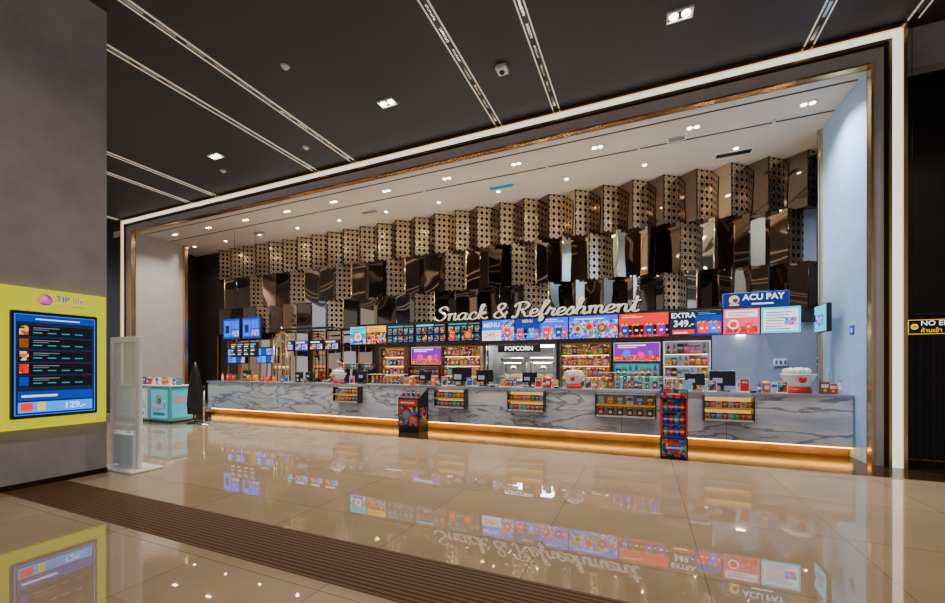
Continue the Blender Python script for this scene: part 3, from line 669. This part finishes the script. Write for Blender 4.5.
for ch in 'Snack & Refreshment':
    if ch==' ': x+=.28*sx; continue
    st,wd=G[ch]; m=MB()
    for s in st:
        pts=[(x+(a+.18*b)*sx,2.635+b*sy) for a,b in catmull(s)]
        stroke(m,[(a+.016,b-.016) for a,b in pts],.028,.052,.03,bron,MY-.04); stroke(m,pts,.011,.033,.02,signw,MY-.08)
    m.obj('letter',sign); x+=wd*sx
MB().box(-4.95,.05,MY-.03,MY-.01,2.603,2.625,bron).obj('mounting_bar',sign)

# ---------------------------------------------------------------- items on counter
CT=1.03
def pos(x,y,w=.38,lab='black point of sale monitor on the counter'):
    r=thing('sales_terminal',(x,y,CT),lab,'monitor','sales terminals')
    MB().bbox(x-.12,x+.12,y-.1,y+.1,CT,CT+.025,black,.006).obj('base',r)
    MB().bbox(x-.03,x+.03,y-.02,y+.02,CT+.025,CT+.2,black,.006).obj('neck',r)
    MB().bbox(x-w/2,x+w/2,y-.03,y+.01,CT+.1,CT+.1+w*.68,black,.01).obj('monitor',r)
    m=MB(); m.rect((x-w/2+.02,y-.032,CT+.12),UX,UZ,0,w-.04,0,w*.68-.04,E['black']); m.rect((x-w/2+.02,y-.034,CT+.12),UX,UZ,.03,w*.45,.03,w*.3,E['grey']); m.obj('display',r)
pos(-4.0,8.7,.50); pos(-3.45,8.8,.42); pos(-2.35,8.75,.34); pos(1.35,8.75,.42); pos(.9,8.8,.34,'small dark payment screen on the counter'); pos(-6.95,8.75,.36); pos(-8.85,8.75,.30)
pos(-5.1,8.86,.36); pos(-9.25,8.75,.3); pos(-11.5,8.8,.36)
def card(x,y,c):
    r=thing('card_reader',(x,y,CT),'small handheld card reader on the counter','card reader','card readers')
    MB().bbox(x-.04,x+.04,y-.08,y+.08,CT,CT+.04,black,.008).obj('body',r); MB().box(x-.03,x+.03,y-.065,y-.0,CT+.04,CT+.043,E[c]).obj('screen',r)
for x,c in ((-3.15,'sky'),(1.78,'sky'),(-7.4,'sky'),(-1.7,'white'),(.66,'sky'),(-4.5,'white')): card(x,8.5,c)
def stand(x,y,mt,h=.2,w=.15):
    r=thing('table_sign',(x,y,CT),'small upright printed sign holder on the counter','sign','counter sign holders')
    MB().bbox(x-w/2,x+w/2,y-.04,y+.04,CT,CT+.012,white,.003).obj('foot',r)
    MB().box(x-w/2,x+w/2,y-.004,y+.004,CT+.012,CT+h,white).obj('plate',r)
    m=MB(); m.rect((x-w/2+.01,y-.006,CT+.02),UX,UZ,0,w-.02,0,h-.03,mt); m.rect((x-w/2+.01,y-.007,CT+.02),UX,UZ,.02,w-.04,h*.6,h*.72,P['white']); m.obj('print',r)
for x,mt,h in ((-4.35,art,.22),(-3.7,P['blue'],.2),(-2.08,P['red'],.22),(-1.05,art,.2),(.75,P['sky'],.2),(1.15,art,.2),(1.65,P['red'],.24),(2.2,art,.2),(-5.4,P['orange'],.2),(-7.1,art,.2),(-9.45,P['blue'],.2)): stand(x,8.47,mt,h)
def bucket(x,y,s=1):
    r=thing('giant_popcorn_bucket',(x,y,CT),'large white fluted popcorn bucket on a red base','popcorn bucket','white popcorn buckets')
    z=CT
    MB().lathe(x,y,[(.16*s,z),(.17*s,z+.03*s),(.15*s,z+.08*s)],P['red'],24).obj('base',r)
    MB().lathe(x,y,[(.13*s,z+.08*s),(.17*s,z+.16*s),(.215*s,z+.27*s),(.22*s,z+.29*s),(.2*s,z+.29*s)],white,28,.03).obj('bowl',r)
    m=MB()
    for i in range(26):
        a=random.random()*6.28; q=random.random()**.5*.16*s; m.ball((x+q*math.cos(a),y+q*math.sin(a),z+(.34-.6*q*q/s)*s-.0),.05*s,white,7,5)
    m.obj('popcorn_top',r,label='heap of white popcorn')
    m=MB(); m.disc((x,y-.2*s,z+.2*s),.05*s,UX,UZ,P['red'],14); m.obj('emblem',r)
bucket(2.50,8.75,1.15); bucket(-1.38,8.75,1.0); bucket(-7.80,8.75,.95)
def acryl(x0,x1,z1,nx,nz,y0=8.45,y1=8.75,lab='clear acrylic case of wrapped goods standing on the counter',kinds=('box',)):
    r=thing('acrylic_counter_case',((x0+x1)/2,(y0+y1)/2,CT),lab,'display case','acrylic counter cases')
    t=.012
    for a in(x0,x1-t):
        for b in(y0,y1-t): MB().box(a,a+t,b,b+t,CT+.012,z1,steel).obj('corner_post',r)
    MB().box(x0,x1,y0,y1,CT,CT+.012,white).obj('base',r); MB().box(x0,x1,y0,y1,z1,z1+.012,white).obj('lid',r)
    hz=(z1-CT-.02)/nz
    for j in range(1,nz): MB().box(x0+t,x1-t,y0+t,y1-t,CT+.012+j*hz-.008,CT+.012+j*hz,glass).obj('shelf',r)
    w_=(x1-x0-.04)/nx
    for j in range(nz):
        for i in range(nx):
            good(kinds[(i+j)%len(kinds)],random.choice(['red','orange','yellow','white','brown','blue']),x0+.02+w_*(i+.5),(y0+y1)/2,CT+.012+j*hz,min(hz*.85,w_*1.5),'goods in acrylic counter cases','small packaged item in acrylic counter case')
acryl(-.85,.15,1.36,7,2,kinds=('cup','box'))
acryl(-6.6,-5.55,1.28,8,2,kinds=('box','bag'))
acryl(-3.05,-2.62,1.26,4,1,y0=8.62,y1=8.84)
acryl(.24,.60,1.28,4,2,y0=8.45,y1=8.65,kinds=('bottle','box'))
for x,k_,c,h in ((2.82,'box','brown',.2),(2.93,'box','red',.17),(3.03,'bottle','white',.22),(-9.6,'box','red',.16),(-9.8,'bottle','blue',.2),(-10.1,'box','orange',.18),(-10.35,'box','red',.18),(-10.6,'box','red',.15),(-10.9,'bag','yellow',.2),(-11.2,'bag','orange',.2),(-11.85,'box','brown',.2),(-12.1,'box','red',.22),(-12.4,'bottle','yellow',.25),(-7.3,'box','red',.2),(-1.9,'cup','red',.24),(2.0,'cup','orange',.2),(2.12,'box','white',.18),(-4.72,'box','orange',.2),(-4.62,'bottle','red',.24),(-3.72,'cup','red',.2),(-1.0,'bottle','green',.22),(-.92,'bottle','orange',.22),(1.9,'bottle','blue',.2),(-2.0,'bottle','brown',.24),(-1.75,'box','yellow',.17),(1.62,'box','white',.2),(-5.35,'cup','orange',.22)):
    good(k_,c,x,8.62 if x!=-7.3 else 8.7,CT,h,'loose goods on the countertop','item standing on the marble counter')

r=thing('electric_switch_panel',(2.75,10.67,1.5),'small white electric switch panel on grey wall','switch')
MB().bbox(2.62,2.86,10.66,10.7,1.5,1.66,white,.008).obj('plate',r)
for a in(2.66,2.74,2.82): MB().box(a-.02,a+.02,10.65,10.66,1.54,1.62,P['blue']).obj('switch',r)
r=thing('side_cabinet',(2.5,10.4,0),'grey side cabinet against grey back wall','cabinet')
MB().box(1.5,3.45,10.15,10.68,0,.85,bw2).obj('body',r); MB().box(1.48,3.47,10.12,10.69,.85,.9,topm).obj('top',r)
r=thing('wall_notice',(3.12,8.45,2.0),'small blue square pictogram notice on pale wall','sign')
MB().box(3.118,3.129,8.38,8.52,2.02,2.16,P['blue']).box(3.116,3.118,8.42,8.48,2.05,2.12,P['white']).obj('plate',r)
r=thing('wall_lamp',(2.0,10.6,2.2),'small warm wall light glowing on grey back wall','light')
MB().bbox(1.9,2.1,10.62,10.7,2.2,2.3,gold,.01).obj('housing',r); MB().box(1.92,2.08,10.63,10.69,2.185,2.199,lampm).obj('lamp',r)

# ---------------------------------------------------------------- left end of recess
for i,(x0,x1) in enumerate(((-14.8,-13.85),(-13.75,-12.75))):
    r=thing('information_screen',((x0+x1)/2,10.35,2.5),'tall glowing blue screen above the dark back wall','screen','blue information screens')
    MB().bbox(x0,x1,10.3,10.38,2.5,3.3,black,.01).obj('housing',r)
    m=MB(); m.rect((x0+.03,10.297,2.53),UX,UZ,0,x1-x0-.06,0,.74,E['dkblue'])
    m.rect((x0+.03,10.296,2.53),UX,UZ,.05,.42,.08,.66,E['blue']); m.rect((x0+.03,10.296,2.53),UX,UZ,.48,.84,.36,.66,E['blue']); m.rect((x0+.03,10.295,2.53),UX,UZ,.48,.84,.08,.3,bluefood); m.rect((x0+.03,10.295,2.53),UX,UZ,.12,.34,.2,.5,E['navy'])
    m.obj('display',r)
    MB().box((x0+x1)/2-.05,(x0+x1)/2+.05,10.38,10.42,2.8,3.0,black).obj('bracket',r)
FX=-11.15
r=thing('gold_arch_fixture',(FX,9.8,0),'tall polished gold arched fixture standing behind the counter','fixture')
MB().bbox(FX-.5,FX+.5,9.6,10.0,0,.96,blackgl,.02).obj('pedestal',r)
def arch(cx,w,z0,z1,rr):
    m=MB(); pts=[(cx-w,9.8,z0),(cx-w,9.8,z1)]+[(cx-w*math.cos(t*math.pi/12),9.8,z1+w*math.sin(t*math.pi/12)) for t in range(1,12)]+[(cx+w,9.8,z1),(cx+w,9.8,z0)]
    for a_,b_ in zip(pts,pts[1:]): m.tube(a_,b_,rr,gold,10)
    return m
arch(FX,.36,.96,2.25,.032).obj('outer_arch',r); arch(FX,.22,.96,2.1,.022).obj('inner_arch',r)
MB().lathe(FX,9.8,[(.12,.96),(.04,1.05),(.03,1.7),(.08,1.75),(.03,1.8),(.028,2.6),(.06,2.66),(.015,2.85)],gold,16).obj('column',r)
for z in (1.4,1.9): MB().tube((FX-.36,9.8,z),(FX+.36,9.8,z),.02,gold,8).obj('crossbar',r)
for q in range(4): MB().ball((FX-.27+q*.18,9.8,1.46),.04,mat('amber_globe',(1,.6,.25),.3,emit=(1,.5,.15),es=1.0),10,6).obj('globe',r)
xs_=[-15.6,-15.0,-14.4,-13.8,-13.2,-12.6,-12.0,-11.4,-10.6,-9.95,-9.3,-8.65]
for j,x in enumerate(xs_):
    zt=2.66
    r=thing('mirror_panel',(x,10.6,.93),'tall bronze mirror panel with slim gold frame','mirror','mirror panels')
    MB().box(x+.02,x+.55,10.64,10.66,.95,zt,[mirror,chrome,mirror][j%3]).obj('glass',r)
    MB().box(x,x+.02,10.62,10.68,.93,zt+.02,gold).box(x+.55,x+.57,10.62,10.68,.93,zt+.02,gold).box(x+.02,x+.55,10.62,10.68,zt,zt+.02,gold).box(x+.02,x+.55,10.62,10.68,.93,.95,gold).obj('frame',r)
r=thing('hanging_menu_board',(-12.3,9.3,1.85),'black hanging menu board with rows of small white lettering','sign')
MB().bbox(-12.95,-11.65,9.28,9.34,1.80,2.30,black,.008).obj('board',r)
m=MB()
for q in range(4):
    m.rect((-12.92+q*.31,9.277,1.83),UX,UZ,0,.28,0,.44,E['black'])
    for k_ in range(5): m.rect((-12.92+q*.31,9.275,1.83),UX,UZ,.02,.02+random.uniform(.1,.22),.05+k_*.065,.075+k_*.065,E['grey' if k_%2 else 'white'])
    m.rect((-12.92+q*.31,9.275,1.83),UX,UZ,.02,.26,.37,.41,E['sky' if q%2 else 'orange'])
m.obj('face',r)
for a in(-12.8,-11.8): MB().tube((a,9.31,2.3),(a,9.31,RH),.005,black,6).obj('cable',r)
for q in range(4):
    x0=-11.0+q*.62
    r=thing('small_menu_screen',(x0+.27,9.66,1.98),'small lit menu screen in a row over the counter','screen','small menu screens')
    MB().bbox(x0,x0+.56,9.64,9.70,1.98,2.32,black,.006).obj('housing',r) if q else MB().bbox(x0+.28,x0+.56,9.64,9.70,1.98,2.32,black,.006).obj('housing',r)
    w0=0 if q else .28
    m=MB(); m.rect((x0+.015+w0,9.638,1.995),UX,UZ,0,.53-w0,0,.31,[E['navy'],E['dkblue'],E['black'],E['navy']][q]); m.rect((x0+.015,9.637,1.995),UX,UZ,.29,.5,.04,.2,bluefood)
    if q: m.rect((x0+.015,9.637,1.995),UX,UZ,.02,.25,.04,.2,food); 
    m.rect((x0+.015+w0,9.637,1.995),UX,UZ,.03,.4-w0,.24,.28,E['white']); m.obj('display',r)
    MB().box(x0+.36,x0+.40,9.70,10.62,2.13,2.17,black).obj('arm',r)
for x0 in (-14.9,-13.3):
    r=thing('blue_menu_board',(x0+.5,10.59,1.7),'vivid blue lit menu strip on mirrored wall','screen','blue menu strips')
    MB().box(x0,x0+1.0,10.56,10.615,1.6,2.2,black).obj('housing',r)
    m=MB()
    for q in range(4):
        for p_ in range(2): m.rect((x0+.03+q*.24,10.555,1.63+p_*.28),UX,UZ,0,.21,0,.24,[E['blue'],E['sky'],E['dkblue'],bluefood][(q+p_)%4])
    m.obj('display',r)

def teal(x,y,i):
    r=thing('teal_cabinet',(x,y,0),['cyan cabinet with lit door panel and drink artwork','icy blue cabinet with lit printed front','cyan cabinet with lit poster on its door'][i],'cabinet','cyan cabinets')
    c=[P['aqua'],P['ice'],P['aqua']][i]
    MB().bbox(x-.42,x+.42,y-.3,y+.3,.05,.95,c,.02).obj('body',r)
    MB().box(x-.38,x+.38,y-.26,y+.26,0,.05,black).obj('plinth',r)
    MB().bbox(x-.44,x+.44,y-.32,y+.32,.95,.99,white,.01).obj('top',r)
    lc=em('cyan_front',(.10,.62,.80),.55); lw=em('ice_front',(.45,.75,.88),.6)  # emission put into the cabinet panels to strengthen their cyan
    m=MB(); m.box(x-.34,x+.34,y-.32,y-.301,.12,.88,[lc,lw,lc][i]); m.disc((x,y-.323,.6),.15,UX,UZ,P[['white','sky','white'][i]],18); m.disc((x+.03,y-.324,.58),.08,UX,UZ,P[['orange','blue','teal'][i]],14); m.rect((x-.25,y-.323,.2),UX,UZ,0,.5,0,.08,P['teal']); m.rect((x-.25,y-.323,.32),UX,UZ,0,.35,0,.05,P['white' if i!=1 else 'blue'])
    m.rect((x-.34,y-.3225,.12),UX,UZ,.0,.02,0,.76,P['white']).rect((x-.34,y-.3225,.12),UX,UZ,.66,.68,0,.76,P['white']).rect((x-.34,y-.3225,.12),UX,UZ,0,.68,.26,.28,P['white']); m.obj('door',r)
    m=MB(); m.rect((x+.422,y-.24,.14),UY,UZ,0,.48,0,.72,lc); m.rect((x+.424,y-.2,.5),UY,UZ,0,.4,0,.2,P['white']); m.obj('side_panel',r)
    MB().tube((x+.28,y-.34,.4),(x+.28,y-.34,.6),.012,steel,8).obj('handle',r)
    for q,(kk,cc) in enumerate((('box',['red','blue','orange'][i]),('cup',['orange','red','white'][i]),('bottle',['blue','white','red'][i]),('box',['yellow','white','teal'][i]))):
        good(kk,cc,x-.3+q*.2,y,.99,.2,'goods on cyan cabinets','small item standing on cyan cabinet')
for i,x in enumerate((-13.55,-12.65,-11.75)): teal(x,6.75,i)
r=thing('umbrella_bag_stand',(-10.85,6.8,0),'tall black fabric-draped stand beside the counter','stand')
MB().lathe(-10.85,6.8,[(.2,0),(.2,.03),(.03,.05)],black,20).obj('base',r)
m=MB(); m.lathe(-10.85,6.8,[(.17,.25),(.19,.5),(.16,.9),(.12,1.2),(.07,1.45),(.02,1.6)],black,12,.12); m.obj('cover',r)
MB().tube((-10.85,6.8,.04),(-10.85,6.8,.3),.02,steel).obj('pole',r)
def stanchion(x,y):
    r=thing('stanchion',(x,y,0),'chrome queue post with a weighted base','stanchion','queue stanchions')
    MB().lathe(x,y,[(.16,0),(.16,.02),(.04,.05)],steel,20).obj('base',r); MB().lathe(x,y,[(.025,.04),(.025,.88)],steel,12).obj('post',r); MB().lathe(x,y,[(.035,.88),(.035,.96),(.02,.98)],black,12).obj('head',r)
stanchion(-10.35,6.7)

# ---------------------------------------------------------------- floor displays
x=-4.89;y=7.95
r=thing('promotional_bin',(x,y,0.006),'busy red and blue promotional bin with sloping top','display stand')
MB().bbox(x-.27,x+.27,y-.22,y+.22,.006,.12,black,.01).obj('base',r)
m=MB(); m.add([(x-.27,y-.22,.12),(x+.27,y-.22,.12),(x+.27,y+.22,.12),(x-.27,y+.22,.12),(x-.27,y-.22,.78),(x+.27,y-.22,.78),(x+.27,y+.22,1.0),(x-.27,y+.22,1.0)],[(0,3,2,1),(4,5,6,7)],P['black'])
m.add(m.v[:8],[(0,1,5,4),(1,2,6,5),(2,3,7,6),(3,0,4,7)],P['black']); m.obj('body',r)
m=MB(); m.rect((x-.24,y-.223,.16),UX,UZ,0,.48,0,.42,art); m.rect((x-.24,y-.224,.6),UX,UZ,0,.48,0,.14,P['red']); m.disc((x-.06,y-.226,.40),.12,UX,UZ,P['red'],18); m.disc((x-.05,y-.227,.40),.08,UX,UZ,P['teal'],18); m.disc((x+.1,y-.228,.30),.07,UX,UZ,P['orange'],18); m.rect((x-.2,y-.228,.65),UX,UZ,0,.36,0,.04,P['white']); m.obj('front_graphic',r)
m=MB(); m.rect((x+.273,y-.2,.16),UY,UZ,0,.4,0,.55,P['black']); m.rect((x+.276,y-.15,.25),UY,UZ,0,.3,0,.3,art); m.obj('side_graphic',r)
for i in range(4): good('can',['red','blue','black','red'][i],x-.19+.13*i,y-.12,.84,.11,'cans in promotional bin','drink can on promotional bin')
x=.45;y=7.46
r=thing('drink_display_tower',(x,y,0.006),'narrow red and blue drink display tower with tiers of cans','display stand')
MB().bbox(x-.2,x+.2,y-.2,y+.2,0.008,.34,black,.01).obj('base',r)
MB().box(x-.18,x+.18,y+.12,y+.19,.34,1.1,black).box(x-.2,x-.17,y-.2,y+.19,.34,.95,P['red']).box(x+.17,x+.2,y-.2,y+.19,.34,.95,P['red']).obj('frame',r)
MB().rect((x-.17,y+.118,.34),UX,UZ,0,.34,0,.6,art).obj('back_print',r)
for z in(.34,.54,.74): MB().box(x-.17,x+.17,y-.2,y+.115,z,z+.015,P['blue']).obj('shelf',r)
MB().box(x-.2,x+.2,y-.2,y+.19,.95,.97,P['black']).obj('top',r)
m=MB(); m.box(x-.2,x+.2,y-.21,y-.19,.97,1.12,P['black']); m.rect((x-.19,y-.212,.98),UX,UZ,0,.38,0,.13,art); m.rect((x-.13,y-.214,1.02),UX,UZ,0,.26,0,.05,P['red']); m.rect((x-.11,y-.216,1.035),UX,UZ,0,.2,0,.02,P['white']); m.obj('header',r)
m=MB(); m.rect((x-.18,y-.203,.03),UX,UZ,0,.36,0,.28,art); m.disc((x,y-.205,.17),.1,UX,UZ,P['red'],18); m.disc((x,y-.206,.17),.065,UX,UZ,P['blue'],18); m.rect((x-.12,y-.207,.155),UX,UZ,0,.24,0,.03,P['white']); m.obj('front_graphic',r)
for z in(.355,.555,.755):
    for i in range(4):
        good('can',['red','blue','red','teal'][(i+int(z*10))%4],x-.125+.083*i,y-.13,z,.15,'cans on the drink tower','drink can on display tower shelf')

# ---------------------------------------------------------------- left wall kiosk
wx=-6.98; KY0,KY1,Kz0,Kz1=2.06,3.12,.73,2.46
r=thing('ticket_kiosk',(wx,(KY0+KY1)/2,Kz0),'yellow-green wall kiosk with a large dark schedule screen','kiosk')
MB().box(wx,wx+.07,KY0,KY1,Kz0,Kz1,E['lime']).obj('housing',r)
m=MB(); xx=wx+.072
def R(y0,y1,z0,z1,mt,k=0): m.rect((xx+.001*k,0,0),UY,UZ,y0,y1,z0,z1,mt)
m.disc((xx+.002,2.50,2.33),.07,UY,UZ,E['purple'],24); m.disc((xx+.003,2.485,2.335),.05,UY,UZ,E['orange'],20); m.disc((xx+.004,2.515,2.32),.042,UY,UZ,E['magenta'],16); m.disc((xx+.005,2.50,2.335),.022,UY,UZ,E['sky'],14)
m.text('TIP',.10,(xx+.002,2.60,2.355),UY,UZ,E['dkblue'],'LEFT',bold=.012); m.text('life',.10,(xx+.002,2.762,2.355),UY,UZ,E['purple'],'LEFT',bold=.0)
R(2.61,2.73,2.272,2.282,E['magenta'],2); R(2.75,2.89,2.272,2.282,E['purple'],2)
m.obj('header_panel',r)
m=MB(); MB().bbox(wx+.07,wx+.11,2.19,3.01,.86,2.17,black,.01).obj('bezel',r)
xx=wx+.112
R(2.22,2.98,.9,2.13,E['blue']); R(2.23,2.97,.91,2.12,E['navy'],1); R(2.235,2.965,2.04,2.115,E['dkblue'],2)
R(2.4,2.82,2.07,2.083,E['white'],3)
for k_ in range(5):
    z=1.87-k_*.155; R(2.25,2.95,z-.005,z+.125,E['black'],2); R(2.26,2.34,z+.008,z+.118,[food,E['brown'],food,redfood,E['dkblue']][k_],3)
    R(2.38,2.62,z+.094,z+.103,E['grey'],3); R(2.38,2.52,z+.072,z+.079,E['grey'],3)
    for q in range(4): R(2.38+.13*q,2.46+.13*q,z+.032,z+.045,E['teal'],3)
R(2.25,2.95,.93,1.06,E['sky'],2); R(2.27,2.38,.95,1.05,E['red'],3); R(2.42,2.49,.95,1.05,E['yellow'],3); m.text('129.-',.105,(xx+.004,2.77,.995),UY,UZ,E['white'],bold=.02)
R(2.25,2.95,1.08,1.19,E['dkblue'],2); R(2.28,2.6,1.12,1.145,E['white'],3)
m.obj('display',r)

gx,gy=-7.0,3.40
r=thing('security_gate_panel',(gx,gy,0),'white framed gate panel with translucent insert on flat base','gate')
MB().bbox(gx-.36,gx+.52,gy-.2,gy+.22,0,.035,white,.01).obj('base',r)
m=MB(); gw=mat('gate_white',(.92,.93,.95),.3)
m.bbox(gx-.36,gx-.28,gy-.03,gy+.03,.035,1.93,gw,.01); m.bbox(gx+.28,gx+.36,gy-.03,gy+.03,.035,1.93,gw,.01); m.box(gx-.28,gx+.28,gy-.03,gy+.03,1.85,1.93,gw); m.box(gx-.28,gx+.28,gy-.03,gy+.03,.56,.64,gw); m.obj('frame',r)
MB().box(gx-.28,gx+.28,gy-.01,gy+.01,.64,1.85,mat('frosted_panel',(.80,.86,.94),.15,alpha=.65)).obj('insert',r)
MB().bbox(gx-.24,gx+.24,gy-.05,gy+.05,.06,.5,mat('pale_blue_plastic',(.55,.70,.80),.4),.01).obj('control_box',r)

# ---------------------------------------------------------------- right side: curtain and no entry sign
r=thing('black_curtain',(5.5,8.75,0),'pleated black curtain closing off the exit passage','curtain')
m=MB(); vs=[];n=120
for i in range(n+1):
    xx_=3.65+i*(3.9/n); yy=8.75+.05*math.sin(i*1.3); vs+=[(xx_,yy,.02),(xx_,yy,2.3)]
m.add(vs,[(2*i,2*i+2,2*i+3,2*i+1) for i in range(n)],mat('black_fabric',(.02,.018,.022),.8),True); m.obj('fabric',r)
MB().tube((3.62,8.75,2.33),(7.6,8.75,2.33),.03,black).obj('rail',r)
for x_ in (3.7,7.5): MB().tube((x_,8.75,0),(x_,8.75,2.33),.02,black).obj('post',r)
r=thing('no_entry_sign',(4.0,7.9,1.95),'black hanging sign with yellow border and lettering','sign')
MB().bbox(3.53,4.5,7.88,7.92,1.95,2.18,black,.006).obj('board',r)
m=MB(); y=7.876
m.text('NO ENTRY',.10,(3.68,y-.002,2.115),UX,UZ,E['white'],'LEFT',bold=.01)
m.text('ห้ามเข้า',.08,(3.68,y-.002,2.01),UX,UZ,E['yellow'],'LEFT',bold=.005)
for a0,a1,b0,b1 in ((3.545,4.485,1.96,1.968),(3.545,4.485,2.162,2.17),(3.545,3.553,1.968,2.162)): m.rect((0,y,0),UX,UZ,a0,a1,b0,b1,E['yellow'])
m.disc((3.615,y-.001,2.07),.042,UX,UZ,E['yellow'],18); m.rect((3.59,y-.003,2.062),UX,UZ,0,.05,0,.015,E['black']); m.obj('face',r)
for x_ in (3.6,4.4): MB().tube((x_,7.9,2.17),(x_,7.9,H),.004,black,6).obj('cable',r)

# ---------------------------------------------------------------- camera
cam=bpy.data.cameras.new('camera'); co=bpy.data.objects.new('camera',cam); col.objects.link(co)
co.location=(0,0,1.5); co.rotation_euler=(math.radians(90),0,math.radians(23.2))
cam.sensor_width=36; cam.lens=400/945*36; cam.shift_y=64.5/945; cam.clip_start=.05
scene.camera=co
